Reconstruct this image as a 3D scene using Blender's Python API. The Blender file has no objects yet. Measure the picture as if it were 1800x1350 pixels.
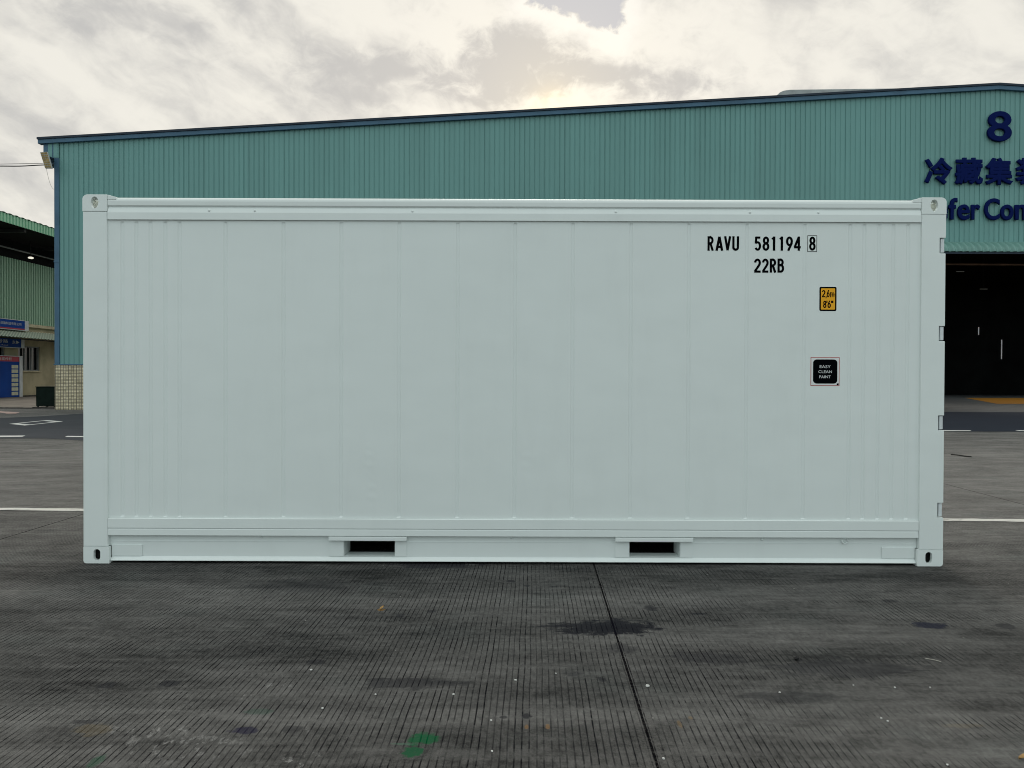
import bpy, bmesh, math, random
from mathutils import Vector, Matrix
random.seed(8)
S = bpy.context.scene
COL = S.collection
PI = math.pi

# ------------------------------------------------------------------ camera
cam = bpy.data.objects.new('camera', bpy.data.cameras.new('camera'))
COL.objects.link(cam)
cam.data.sensor_width = 36.0
cam.data.lens = 27.04
cam.data.clip_start = 0.05
cam.data.clip_end = 2000
cam.matrix_world = (Matrix.Translation((0, 0, 1.325)) @ Matrix.Rotation(PI/2 - 0.0096, 4, 'X')
                    @ Matrix.Rotation(0.0036, 4, 'Z'))
S.camera = cam
S.view_settings.view_transform = 'Standard'
S.view_settings.look = 'None'
S.view_settings.exposure = 0.0
S.view_settings.gamma = 1.0
S.render.engine = 'CYCLES'
S.cycles.use_denoising = True
S.cycles.filter_width = 1.0
S.cycles.max_bounces = 8
S.cycles.diffuse_bounces = 4

SUN_AZ, SUN_EL = 0.0503, 0.332


# ------------------------------------------------------------------ node helper
class NT:
    def __init__(self, tree):
        self.t = tree
        self.n = tree.nodes
        self.l = tree.links

    def new(self, typ, **kw):
        nd = self.n.new(typ)
        for k, v in kw.items():
            setattr(nd, k, v)
        return nd

    def put(self, sock, v):
        if isinstance(v, bpy.types.NodeSocket):
            self.l.new(v, sock)
        elif v is not None:
            sock.default_value = v

    def m(self, op, a, b=None, c=None, clamp=False):
        nd = self.new('ShaderNodeMath', operation=op, use_clamp=clamp)
        self.put(nd.inputs[0], a)
        if b is not None:
            self.put(nd.inputs[1], b)
        if c is not None:
            self.put(nd.inputs[2], c)
        return nd.outputs[0]

    def add(self, a, b): return self.m('ADD', a, b)
    def sub(self, a, b): return self.m('SUBTRACT', a, b)
    def mul(self, a, b): return self.m('MULTIPLY', a, b)

    def sep(self, v):
        nd = self.new('ShaderNodeSeparateXYZ')
        self.put(nd.inputs[0], v)
        return nd.outputs

    def comb(self, x, y, z=0.0):
        nd = self.new('ShaderNodeCombineXYZ')
        for i, v in enumerate((x, y, z)):
            self.put(nd.inputs[i], v)
        return nd.outputs[0]

    def noise(self, vec, scale=1.0, detail=4.0, rough=0.5, dist=0.0):
        nd = self.new('ShaderNodeTexNoise')
        self.put(nd.inputs['Vector'], vec)
        nd.inputs['Scale'].default_value = scale
        nd.inputs['Detail'].default_value = detail
        nd.inputs['Roughness'].default_value = rough
        nd.inputs['Distortion'].default_value = dist
        return nd.outputs['Fac']

    def white(self, v):
        nd = self.new('ShaderNodeTexWhiteNoise', noise_dimensions='1D')
        self.put(nd.inputs['W'], v)
        return nd.outputs['Value']

    def ss(self, x, a, b, lo=0.0, hi=1.0):
        nd = self.new('ShaderNodeMapRange', interpolation_type='SMOOTHSTEP')
        self.put(nd.inputs[0], x)
        nd.inputs[1].default_value = a
        nd.inputs[2].default_value = b
        nd.inputs[3].default_value = lo
        nd.inputs[4].default_value = hi
        return nd.outputs[0]

    def mix(self, f, a, b, mode='MIX'):
        nd = self.new('ShaderNodeMix', data_type='RGBA', blend_type=mode, clamp_factor=True)
        self.put(nd.inputs[0], f)
        for i, v in ((6, a), (7, b)):
            if isinstance(v, (tuple, list)):
                v = (*v[:3], 1.0)
            self.put(nd.inputs[i], v)
        return nd.outputs[2]

    def scale(self, col, f):
        nd = self.new('ShaderNodeVectorMath', operation='SCALE')
        if isinstance(col, (tuple, list)):
            col = tuple(col[:3])
        self.put(nd.inputs[0], col)
        self.put(nd.inputs['Scale'], f)
        return nd.outputs[0]

    def blob(self, x, y, cx, cy, rx, ry):
        """elliptical distance, 1 on the ellipse"""
        a = self.mul(self.sub(x, cx), 1.0/rx)
        b = self.mul(self.sub(y, cy), 1.0/ry)
        return self.m('SQRT', self.add(self.mul(a, a), self.mul(b, b)))


# ------------------------------------------------------------------ sky
W = bpy.data.worlds.new('World')
S.world = W
W.use_nodes = True
w = NT(W.node_tree)
w.n.clear()
out = w.new('ShaderNodeOutputWorld')
bg = w.new('ShaderNodeBackground')
bg.inputs['Strength'].default_value = 0.1
sky = w.new('ShaderNodeTexSky', sky_type='NISHITA')
sky.sun_disc = False
sky.sun_elevation = SUN_EL
sky.sun_rotation = SUN_AZ
sky.air_density = 1.0
sky.dust_density = 2.0
tc = w.new('ShaderNodeTexCoord')
dirv = tc.outputs['Generated']
dx, dy, dz = w.sep(dirv)
az = w.m('ARCTAN2', dx, dy)
el = w.m('ARCSINE', dz)
# long streaks sloping down to the right, and rounder cumulus towards the middle
sa = w.sub(w.mul(az, 0.90), w.mul(el, 0.42))
sb = w.add(w.mul(az, 0.42), w.mul(el, 0.90))
warp = w.noise(w.comb(w.mul(az, 6.0), w.mul(el, 9.0)), 1.0, 3.0)
N1 = w.noise(w.comb(w.mul(sa, 4.2), w.add(w.mul(sb, 15.0), w.mul(warp, 1.2)), 3.1), 1.0, 6.0, 0.55)
N2 = w.noise(w.comb(w.mul(az, 8.0), w.mul(el, 12.0), 7.7), 1.0, 9.0, 0.58, 0.35)
N3 = w.noise(w.comb(w.mul(az, 26.0), w.mul(el, 36.0), 1.7), 1.0, 6.0, 0.62, 0.5)
ctr = w.m('POWER', 2.718, w.mul(w.m('POWER', w.mul(w.sub(az, 0.12), 1/0.30), 2.0), -1.0))
wm = w.ss(ctr, 0.0, 1.0, 0.28, 0.72)
base = w.add(w.mul(N1, w.sub(1.0, wm)), w.mul(N2, wm))
base = w.add(base, w.mul(w.sub(N3, 0.5), w.add(w.mul(ctr, 0.30), 0.24)))
nzs = w.add(w.mul(w.sub(N2, 0.5), 1.9), w.mul(w.sub(N3, 0.5), 1.2))


def sky_blob(cx, cy, rx, ry, amt):
    global base
    r = w.add(w.blob(az, el, cx, cy, rx, ry), nzs)
    base = w.add(base, w.mul(w.ss(r, 1.5, 0.1), amt))


sky_blob(-0.005, 0.393, 0.090, 0.036, -0.30)
sky_blob(0.115, 0.372, 0.052, 0.022, -0.24)
sky_blob(0.200, 0.352, 0.065, 0.017, -0.20)
sky_blob(0.20, 0.412, 0.10, 0.045, 0.14)
sky_blob(0.48, 0.400, 0.16, 0.050, 0.06)
sky_blob(-0.08, 0.350, 0.06, 0.030, 0.12)
sky_blob(-0.10, 0.440, 0.16, 0.030, 0.08)
sky_blob(-0.45, 0.395, 0.10, 0.022, -0.08)
sky_blob(-0.20, 0.375, 0.09, 0.016, -0.13)
sky_blob(-0.12, 0.345, 0.10, 0.014, -0.08)
t = w.ss(base, 0.30, 0.63)
cloud = w.mix(t, (0.555, 0.545, 0.525), (0.885, 0.855, 0.775))
# the gap in the cloud with its bright rim
e1 = w.add(w.sub(el, 0.4525), w.mul(w.sub(az, 0.0285), 0.33))
e2 = w.sub(w.sub(0.150, az), w.mul(w.sub(0.452, el), 0.5))
e3 = w.mul(w.sub(az, 0.022), 1.0)
hd = w.m('MINIMUM', w.m('MINIMUM', e1, e2), w.sub(0.60, el))
hd = w.m('MINIMUM', hd, e3)
N4 = w.noise(w.comb(w.mul(az, 46.0), w.mul(el, 60.0), 2.3), 1.0, 6.0, 0.65, 0.4)
hd = w.add(hd, w.add(w.mul(w.sub(N4, 0.5), 0.030), w.mul(w.sub(N2, 0.5), 0.035)))
rim = w.mul(w.ss(hd, -0.0015, -0.006), w.ss(hd, -0.045, -0.008))
cloud = w.mix(w.mul(rim, 0.85), cloud, (0.965, 0.935, 0.86))
cloud = w.mix(w.ss(hd, -0.004, 0.003), cloud, (0.555, 0.560, 0.585))
# warmth round the hidden sun
sv = (math.sin(SUN_AZ)*math.cos(SUN_EL), math.cos(SUN_AZ)*math.cos(SUN_EL), math.sin(SUN_EL))
dn = w.new('ShaderNodeVectorMath', operation='DOT_PRODUCT')
w.put(dn.inputs[0], dirv)
dn.inputs[1].default_value = sv
ang = w.m('ARCCOSINE', w.m('MINIMUM', dn.outputs['Value'], 1.0))
g1 = w.m('POWER', 2.718, w.mul(w.m('POWER', w.mul(ang, 1/0.024), 2.0), -1.0))
g2 = w.m('POWER', 2.718, w.mul(w.m('POWER', w.mul(ang, 1/0.075), 2.0), -1.0))
cloud = w.mix(1.0, cloud, w.scale((0.36, 0.25, 0.07), g1), 'ADD')
cloud = w.mix(1.0, cloud, w.scale((0.07, 0.05, 0.005), g2), 'ADD')
# thinner, bluer cloud on the side away from the sun
back = w.ss(dy, 0.15, -0.55)
cloud = w.mix(back, cloud, w.mix(0.75, cloud, (1.12, 1.28, 1.275)))
cloud = w.scale(cloud, w.ss(el, 0.50, 1.15, 1.0, 1.30))
# added hot patch of sky above the view, throws the container's soft shadow forward
hv = w.new('ShaderNodeVectorMath', operation='DOT_PRODUCT')
w.put(hv.inputs[0], dirv)
hv.inputs[1].default_value = (math.sin(0.05)*math.cos(0.72), math.cos(0.05)*math.cos(0.72), math.sin(0.72))
ha = w.m('ARCCOSINE', w.m('MINIMUM', hv.outputs['Value'], 1.0))
cloud = w.mix(1.0, cloud, w.scale((13.0, 12.3, 11.0), w.ss(ha, 0.235, 0.10)), 'ADD')
full = w.mix(w.add(0.04, w.mul(back, 0.22)), w.scale(cloud, 10.0), sky.outputs[0])
w.put(bg.inputs['Color'], full)
w.l.new(bg.outputs[0], out.inputs[0])

# ------------------------------------------------------------------ sun
sl = bpy.data.lights.new('sun', 'SUN')
sl.energy = 0.6
sl.angle = math.radians(12)
sl.color = (1.0, 0.93, 0.82)
sun = bpy.data.objects.new('sun', sl)
COL.objects.link(sun)
sun.location = (0, 0, 40)
sun.rotation_euler = Vector(sv).to_track_quat('Z', 'Y').to_euler()


# ------------------------------------------------------------------ materials
def mat(name, col, rough=0.6, spec=0.35, metal=0.0, var=0.0, vscale=3.0, emit=None, estr=1.0, bump=0.0, bscale=40.0):
    m = bpy.data.materials.new(name)
    m.use_nodes = True
    g = NT(m.node_tree)
    b = g.n['Principled BSDF']
    b.inputs['Roughness'].default_value = rough
    b.inputs['Metallic'].default_value = metal
    b.inputs['Specular IOR Level'].default_value = spec
    tcn = g.new('ShaderNodeTexCoord')
    v = tcn.outputs['Object']
    c = g.mix(0.0, col, col)
    if var:
        nz = g.noise(v, vscale, 6.0, 0.6)
        lo = tuple(x*(1-var) for x in col)
        hi = tuple(min(1, x*(1+var)) for x in col)
        c = g.mix(g.ss(nz, 0.3, 0.7), lo, hi)
    g.put(b.inputs['Base Color'], c)
    if bump:
        bn = g.new('ShaderNodeBump')
        bn.inputs['Strength'].default_value = 1.0
        bn.inputs['Distance'].default_value = bump
        g.put(bn.inputs['Height'], g.noise(v, bscale, 4.0, 0.5))
        g.l.new(bn.outputs[0], b.inputs['Normal'])
    if emit:
        b.inputs['Emission Color'].default_value = (*emit, 1)
        b.inputs['Emission Strength'].default_value = estr
    return m


def concrete_mat():
    m = bpy.data.materials.new('grooved_concrete')
    m.use_nodes = True
    g = NT(m.node_tree)
    b = g.n['Principled BSDF']
    v = g.new('ShaderNodeTexCoord').outputs['Object']
    x, y, z = g.sep(v)
    s = g.sub(x, g.mul(y, 0.0293))                     # across the tining
    nearv = g.comb(x, y, 0.0)
    stain = g.noise(g.comb(g.mul(x, 0.55), g.mul(y, 2.1), 0.0), 1.0, 7.0, 0.62, 0.4)     # smears lying left to right
    big = g.noise(g.comb(g.mul(x, 0.33), g.mul(y, 0.42), 4.0), 1.0, 4.0, 0.55)
    streak = g.noise(g.comb(g.mul(x, 1.3), g.mul(y, 22.0), 2.0), 1.0, 4.0, 0.6)
    mid = g.noise(nearv, 9.0, 6.0, 0.65)
    fine = g.noise(nearv, 70.0, 4.0, 0.7)
    grain = g.noise(nearv, 260.0, 2.0, 0.7)
    # base tone
    k = g.add(0.046, g.mul(g.ss(stain, 0.30, 0.70), 0.060))
    k = g.add(k, g.mul(g.sub(big, 0.5), 0.050))
    k = g.add(k, g.mul(g.sub(streak, 0.5), 0.075))
    k = g.add(k, g.mul(g.sub(mid, 0.5), 0.060))
    k = g.add(k, g.mul(g.sub(fine, 0.5), 0.080))
    k = g.add(k, g.mul(g.sub(grain, 0.5), 0.110))
    patch = g.noise(g.comb(g.mul(x, 1.5), g.mul(y, 3.4), 6.0), 1.0, 7.0, 0.68, 0.3)
    scr = g.noise(g.comb(g.mul(x, 5.0), g.mul(y, 15.0), 8.0), 1.0, 5.0, 0.70)
    speck = g.noise(g.comb(g.mul(x, 42.0), g.mul(y, 20.0), 1.0), 1.0, 3.0, 0.70)
    far = g.noise(g.comb(g.mul(x, 0.8), g.mul(y, 3.0), 12.0), 1.0, 7.0, 0.75)
    k = g.add(k, g.mul(g.sub(patch, 0.5), 0.135))
    k = g.add(k, g.mul(g.sub(scr, 0.5), 0.095))
    k = g.add(k, g.mul(g.sub(speck, 0.5), 0.120))
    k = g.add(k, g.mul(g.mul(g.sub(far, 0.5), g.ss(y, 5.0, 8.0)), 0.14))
    # scuffed cross bands; the dark one before the container paints in its shade
    bw = g.add(y, g.mul(g.sub(g.noise(g.comb(g.mul(x, 0.8), g.mul(y, 3.0)), 1.0, 4.0), 0.5), 0.30))
    for yc, hw, amt in ((2.96, 0.10, 0.030), (4.62, 0.16, 0.020), (3.62, 0.10, -0.020), (5.15, 0.28, -0.024),
                        (3.30, 0.05, -0.012), (2.70, 0.10, 0.012), (6.6, 0.5, 0.018)):
        d = g.m('ABSOLUTE', g.sub(bw, yc))
        k = g.add(k, g.mul(g.mul(g.ss(d, hw*1.5, hw*0.4), g.ss(mid, 0.25, 0.7, 0.35, 1.0)), amt))
    # paler beyond the painted line: slab tone plus brighter light put into the colour
    beyond_lift = g.ss(g.add(g.add(y, g.mul(x, 0.042)), g.mul(g.sub(mid, 0.5), 0.15)), 7.30, 7.42)
    k = g.add(k, g.mul(beyond_lift, 0.034))
    behind_lift = g.ss(g.add(y, g.mul(g.sub(patch, 0.5), 1.6)), 4.9, 6.4)  # softer lift starting behind the container face, brighter light painted in
    k = g.add(k, g.mul(behind_lift, 0.016))
    k = g.m('MAXIMUM', k, 0.014)
    col = g.scale((1.0, 0.968, 0.930), k)
    col = g.mix(g.ss(g.noise(nearv, 1.7, 5.0), 0.52, 0.75, 0.0, 0.55), col, g.scale((0.90, 0.955, 0.915), k))
    # fine dirt-filled grooves, 30 mm apart, worn away in places
    wob = g.mul(g.sub(g.noise(g.comb(g.mul(s, 3.0), g.mul(y, 1.2)), 1.0, 3.0), 0.5), 0.020)
    sw = g.mul(g.add(s, wob), 1/0.0265)
    ids = g.m('FLOOR', sw)
    rnd = g.white(ids)
    fr = g.m('FRACT', sw)
    d = g.m('ABSOLUTE', g.sub(fr, g.add(0.44, g.mul(rnd, 0.12))))
    wide = g.add(0.060, g.mul(g.sub(g.noise(g.comb(g.mul(s, 33.0), g.mul(y, 9.0)), 1.0, 4.0, 0.7), 0.5), 0.16))
    line = g.ss(g.sub(d, wide), 0.075, -0.015)
    worn = g.noise(g.comb(g.mul(x, 1.1), g.mul(y, 2.9), 9.0), 1.0, 6.0, 0.65)
    keep = g.ss(g.add(worn, g.mul(g.ss(x, 1.8, 0.3), 0.16)), 0.45, 0.64, 0.06, 1.0)
    keep = g.mul(keep, g.add(0.55, g.mul(g.white(g.add(ids, 71.3)), 0.45)))
    keep = g.mul(keep, g.ss(g.noise(g.comb(g.mul(s, 33.0), g.mul(y, 26.0), 5.0), 1.0, 3.0, 0.7), 0.26, 0.46, 0.35, 1.0))
    keep = g.mul(keep, g.ss(g.noise(g.comb(g.mul(x, 2.2), g.mul(y, 11.0), 15.0), 1.0, 4.0, 0.65), 0.36, 0.52, 0.22, 1.0))
    groove = g.mul(line, keep)
    col = g.mix(g.mul(groove, 0.94), col, (0.006, 0.006, 0.008))
    # slab joints with crumbled edges
    jn = g.mul(g.sub(g.noise(g.comb(g.mul(s, 8.0), g.mul(y, 14.0)), 1.0, 5.0, 0.7), 0.5), 0.010)
    sj = g.sub(g.m('ABSOLUTE', g.sub(g.m('FRACT', g.add(g.mul(g.sub(s, 0.424), 1/4.72), 0.5)), 0.5)), 0.0)
    sjm = g.mul(sj, 4.72)
    joint = g.ss(g.add(sjm, jn), 0.0068, 0.0038)
    col = g.mix(joint, col, (0.004, 0.004, 0.005))
    jm = g.ss(sjm, 0.06, 0.010)
    col = g.mix(g.mul(g.mul(jm, g.ss(fine, 0.45, 0.75)), 0.35), col, (0.16, 0.15, 0.14))
    tq = g.add(g.m('ABSOLUTE', g.sub(g.sub(y, g.mul(x, 0.089)), 12.6)), g.mul(g.sub(mid, 0.5), 0.1))
    col = g.mix(g.mul(g.ss(tq, 0.10, 0.02), 0.30), col, (0.26, 0.25, 0.23))
    # stains: (cx, cy, rx, ry, raggedness, colour, amount)
    edge = g.add(g.mul(g.sub(g.noise(nearv, 13.0, 7.0, 0.68), 0.5), 2.5), g.add(g.mul(g.sub(g.noise(g.comb(g.mul(x, 8.0), g.mul(y, 50.0)), 1.0, 4.0, 0.65), 0.5), 1.1), g.mul(line, 0.16)))
    OIL = (0.010, 0.010, 0.014)
    for cx, cy, rx, ry, amt, c in (
            (0.46, 4.05, 0.27, 0.125, 0.97, (0.007, 0.007, 0.011)), (0.60, 4.07, 0.19, 0.115, 0.95, (0.007, 0.007, 0.011)), (0.24, 4.075, 0.10, 0.035, 0.7, OIL),
            (0.54, 3.74, 0.09, 0.06, 0.5, OIL),
            (2.245, 4.105, 0.086, 0.068, 0.97, (0.014, 0.015, 0.028)), (2.245, 4.56, 0.05, 0.04, 0.6, OIL), (2.64, 4.10, 0.05, 0.05, 0.6, OIL),
            (-0.55, 5.40, 0.32, 0.13, 0.85, OIL), (0.00, 4.97, 0.030, 0.030, 0.75, OIL), (0.10, 4.86, 0.024, 0.026, 0.75, OIL),
            (0.27, 4.84, 0.030, 0.018, 0.6, OIL), (0.80, 4.40, 0.04, 0.05, 0.7, OIL),
            (-0.45, 4.32, 0.026, 0.025, 0.7, OIL), (-0.62, 4.24, 0.026, 0.03, 0.6, OIL), (-0.9, 3.55, 0.05, 0.04, 0.6, OIL),
            (-1.47, 3.30, 0.045, 0.04, 0.7, OIL), (-1.72, 3.27, 0.045, 0.035, 0.6, OIL), (-1.62, 2.93, 0.05, 0.02, 0.6, OIL),
            (-1.0, 2.86, 0.055, 0.03, 0.8, (0.012, 0.010, 0.030)), (-0.82, 2.87, 0.04, 0.03, 0.5, OIL),
            (-0.42, 3.30, 0.24, 0.06, 0.55, OIL), (0.06, 2.99, 0.022, 0.024, 0.8, OIL), (-0.03, 2.98, 0.016, 0.014, 0.7, OIL),
            (1.55, 3.50, 0.36, 0.12, 0.50, OIL), (0.95, 3.62, 0.20, 0.08, 0.45, OIL), (1.15, 3.18, 0.20, 0.06, 0.40, OIL), (0.28, 3.42, 0.05, 0.03, 0.5, OIL), (0.40, 3.36, 0.02, 0.025, 0.7, OIL),
            (1.05, 4.30, 0.05, 0.015, 0.8, OIL), (-1.3, 4.85, 0.4, 0.16, 0.35, OIL), (2.5, 3.3, 0.28, 0.09, 0.3, OIL),
            (-0.325, 2.80, 0.050, 0.050, 0.97, (0.002, 0.078, 0.027)), (-0.345, 2.70, 0.040, 0.036, 0.97, (0.002, 0.070, 0.025)),
            (-0.40, 2.76, 0.045, 0.009, 0.6, (0.06, 0.13, 0.09)), (-1.42, 2.63, 0.022, 0.05, 0.55, (0.02, 0.08, 0.045)),
            (-1.0, 3.02, 0.06, 0.03, 0.3, (0.02, 0.08, 0.05)),
            (-1.56, 2.86, 0.07, 0.05, 0.28, (0.15, 0.11, 0.05)), (0.645, 2.93, 0.010, 0.035, 0.5, (0.20, 0.13, 0.06)), (0.70, 2.98, 0.010, 0.014, 0.45, (0.20, 0.13, 0.06)),
            (0.06, 2.90, 0.008, 0.02, 0.6, (0.24, 0.13, 0.05)), (0.14, 2.90, 0.008, 0.02, 0.6, (0.24, 0.13, 0.05)),
            (-0.735, 4.35, 0.022, 0.020, 0.7, (0.26, 0.14, 0.03)),
            (1.72, 2.92, 0.08, 0.02, 0.22, (0.20, 0.16, 0.10))):
        r = g.add(g.blob(x, y, cx, cy, rx, ry), edge)
        col = g.mix(g.mul(g.mul(g.ss(r, 1.15, 0.70), g.ss(fine, 0.25, 0.55, 0.75, 1.0)), amt), col, c)
    # old white paint, rubbed thin
    sc = g.noise(g.comb(g.mul(x, 26.0), g.mul(y, 12.0), 3.0), 1.0, 5.0, 0.75)
    for cx, cy, rx, ry in ((-0.72, 2.66, 0.07, 0.05), (-1.18, 2.73, 0.30, 0.11), (-1.35, 2.86, 0.2, 0.06), (-0.76, 2.60, 0.16, 0.05), (-0.80, 2.86, 0.05, 0.03), (-1.02, 3.28, 0.10, 0.03), (-1.08, 3.16, 0.08, 0.03)):
        r = g.blob(x, y, cx, cy, rx, ry)
        col = g.mix(g.mul(g.mul(g.ss(r, 1.3, 0.3), g.ss(sc, 0.53, 0.63)), 0.42), col, (0.42, 0.41, 0.40))
    # scattered pale grit
    vo = g.new('ShaderNodeTexVoronoi', feature='F1')
    vo.inputs['Scale'].default_value = 9.0
    g.put(vo.inputs['Vector'], nearv)
    cell = g.sep(vo.outputs['Color'])
    grit = g.mul(g.ss(vo.outputs['Distance'], 0.050, 0.030), g.m('GREATER_THAN', cell[0], 0.80))
    col = g.mix(g.mul(grit, 0.8), col, (0.36, 0.35, 0.33))
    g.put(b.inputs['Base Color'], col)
    g.put(b.inputs['Roughness'], g.ss(stain, 0.3, 0.7, 0.70, 0.88))
    g.put(b.inputs['Specular IOR Level'], g.mul(g.sub(1.0, g.m('MAXIMUM', groove, joint)), 0.16))
    h = g.add(g.mul(groove, -1.0), g.add(g.mul(fine, 0.35), g.mul(grain, 0.20)))
    h = g.sub(h, g.mul(joint, 1.5))
    bn = g.new('ShaderNodeBump')
    bn.inputs['Strength'].default_value = 0.8
    bn.inputs['Distance'].default_value = 0.0035
    g.put(bn.inputs['Height'], h)
    g.l.new(bn.outputs[0], b.inputs['Normal'])
    return m


def tarmac_mat():
    m = mat('tarmac', (0.04, 0.045, 0.055), 0.7)
    g = NT(m.node_tree)
    b = g.n['Principled BSDF']
    v = g.new('ShaderNodeTexCoord').outputs['Object']
    x, y, z = g.sep(v)
    n1 = g.noise(g.comb(g.mul(x, 0.25), g.mul(y, 0.9)), 1.0, 6.0, 0.6)
    n2 = g.noise(v, 40.0, 3.0, 0.7)
    n3 = g.noise(g.comb(g.mul(x, 0.6), g.mul(y, 7.0)), 1.0, 4.0, 0.6)
    k = g.add(0.62, g.add(g.mul(n1, 0.45), g.add(g.mul(g.sub(n2, 0.5), 0.5), g.mul(g.sub(n3, 0.5), 0.35))))
    newer = g.ss(x, -13.0, 6.0)                       # the resurfaced stretch is darker and bluer
    c = g.mix(newer, (0.050, 0.054, 0.064), (0.0125, 0.018, 0.033))
    g.put(b.inputs['Base Color'], g.scale(c, k))
    b.inputs['Specular IOR Level'].default_value = 0.2
    b.inputs['Roughness'].default_value = 0.85
    return m


def marking_mat(name, col, wear=0.5, scale=9.0):
    m = mat(name, col, 0.75, 0.25)
    g = NT(m.node_tree)
    b = g.n['Principled BSDF']
    v = g.new('ShaderNodeTexCoord').outputs['Object']
    x, y, z = g.sep(v)
    n = g.noise(g.comb(g.mul(x, 0.5), y), scale, 6.0, 0.7)
    n2 = g.noise(g.comb(g.mul(x, 0.12), y), scale*2.2, 3.0, 0.6)
    dirt = tuple(c*0.30 for c in col)
    c = g.mix(g.ss(n, 0.62 - 0.22*wear, 0.72), col, dirt)
    c = g.mix(g.ss(n2, 0.55, 0.8, 0.0, 0.5), c, dirt)
    g.put(b.inputs['Base Color'], c)
    return m


def sheet_mat(name, col, axis=0, pitch=0.77, amt=0.07, streak=0.12):
    """profiled steel sheet: each sheet a touch different, with rain streaks"""
    m = mat(name, col, 0.45, 0.35)
    g = NT(m.node_tree)
    b = g.n['Principled BSDF']
    v = g.new('ShaderNodeTexCoord').outputs['Object']
    p = g.sep(v)
    a = p[axis]
    o = p[1 - axis]
    wn = g.white(g.m('FLOOR', g.mul(a, 1.0/pitch)))
    st = g.noise(g.comb(g.mul(a, 3.5), g.mul(p[2], 0.22), o), 1.0, 5.0, 0.65)
    bl = g.noise(g.comb(g.mul(a, 0.12), g.mul(p[2], 0.2), 1.0), 1.0, 3.0, 0.5)
    k = g.add(1.0 - amt/2, g.mul(wn, amt))
    k = g.add(k, g.mul(g.sub(st, 0.5), streak*2))
    k = g.add(k, g.mul(g.sub(bl, 0.5), 0.22))
    g.put(b.inputs['Base Color'], g.scale(col, k))
    return m


def tile_mat():
    m = mat('small_tiles', (0.4, 0.36, 0.26), 0.5)
    g = NT(m.node_tree)
    b = g.n['Principled BSDF']
    v = g.new('ShaderNodeTexCoord').outputs['Object']
    x, y, z = g.sep(v)
    u = g.add(x, y)
    px, pz = 0.100, 0.055
    fx = g.m('FRACT', g.mul(u, 1/px))
    fz = g.m('FRACT', g.mul(z, 1/pz))
    gx = g.m('LESS_THAN', fx, 0.22)
    gz = g.m('LESS_THAN', fz, 0.30)
    gr = g.m('MAXIMUM', gx, gz)
    idn = g.white(g.add(g.m('FLOOR', g.mul(u, 1/px)), g.mul(g.m('FLOOR', g.mul(z, 1/pz)), 37.7)))
    c = g.mix(idn, (0.50, 0.425, 0.28), (0.74, 0.65, 0.46))
    n = g.noise(v, 2.2, 5.0, 0.65)
    c = g.mix(g.ss(n, 0.5, 0.72, 0.0, 0.6), c, (0.22, 0.18, 0.10))
    c = g.mix(gr, c, (0.10, 0.095, 0.07))
    g.put(b.inputs['Base Color'], c)
    return m


def paint_mat():
    m = mat('container_white', (0.77, 0.825, 0.81), 0.38, 0.45)
    g = NT(m.node_tree)
    b = g.n['Principled BSDF']
    v = g.new('ShaderNodeTexCoord').outputs['Object']
    x, y, z = g.sep(v)
    n = g.noise(g.comb(g.mul(x, 1.1), y, g.mul(z, 0.9)), 1.0, 3.0, 0.5)
    dents = g.noise(g.comb(g.mul(x, 3.6), y, g.mul(z, 6.0)), 1.0, 2.0, 0.4)
    peel = g.noise(v, 260.0, 2.0, 0.5)
    bn = g.new('ShaderNodeBump')
    bn.inputs['Distance'].default_value = 0.017
    bn.inputs['Strength'].default_value = 1.0
    rip = None
    for xc, zc in ((-1.02, 0.74), (0.09, 0.74), (-1.0, 0.50)):          # little press marks left by the forming tool
        wv = g.mul(g.m('SINE', g.mul(z, 2*PI/0.075)), g.ss(g.blob(x, z, xc, zc, 0.05, 0.15), 1.0, 0.2))
        rip = wv if rip is None else g.add(rip, wv)
    n = g.add(n, g.mul(rip, 0.022))
    g.put(bn.inputs['Height'], g.add(g.mul(n, 1.0), g.add(g.mul(dents, 0.16), g.mul(peel, 0.004))))
    g.l.new(bn.outputs[0], b.inputs['Normal'])
    soil = g.noise(g.comb(g.mul(x, 5.0), y, g.mul(z, 0.9)), 1.0, 6.0, 0.65)
    g.put(b.inputs['Base Color'], g.mix(g.ss(soil, 0.45, 0.8, 0.0, 0.10), (0.77, 0.825, 0.81), (0.55, 0.58, 0.56)))
    return m


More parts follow.
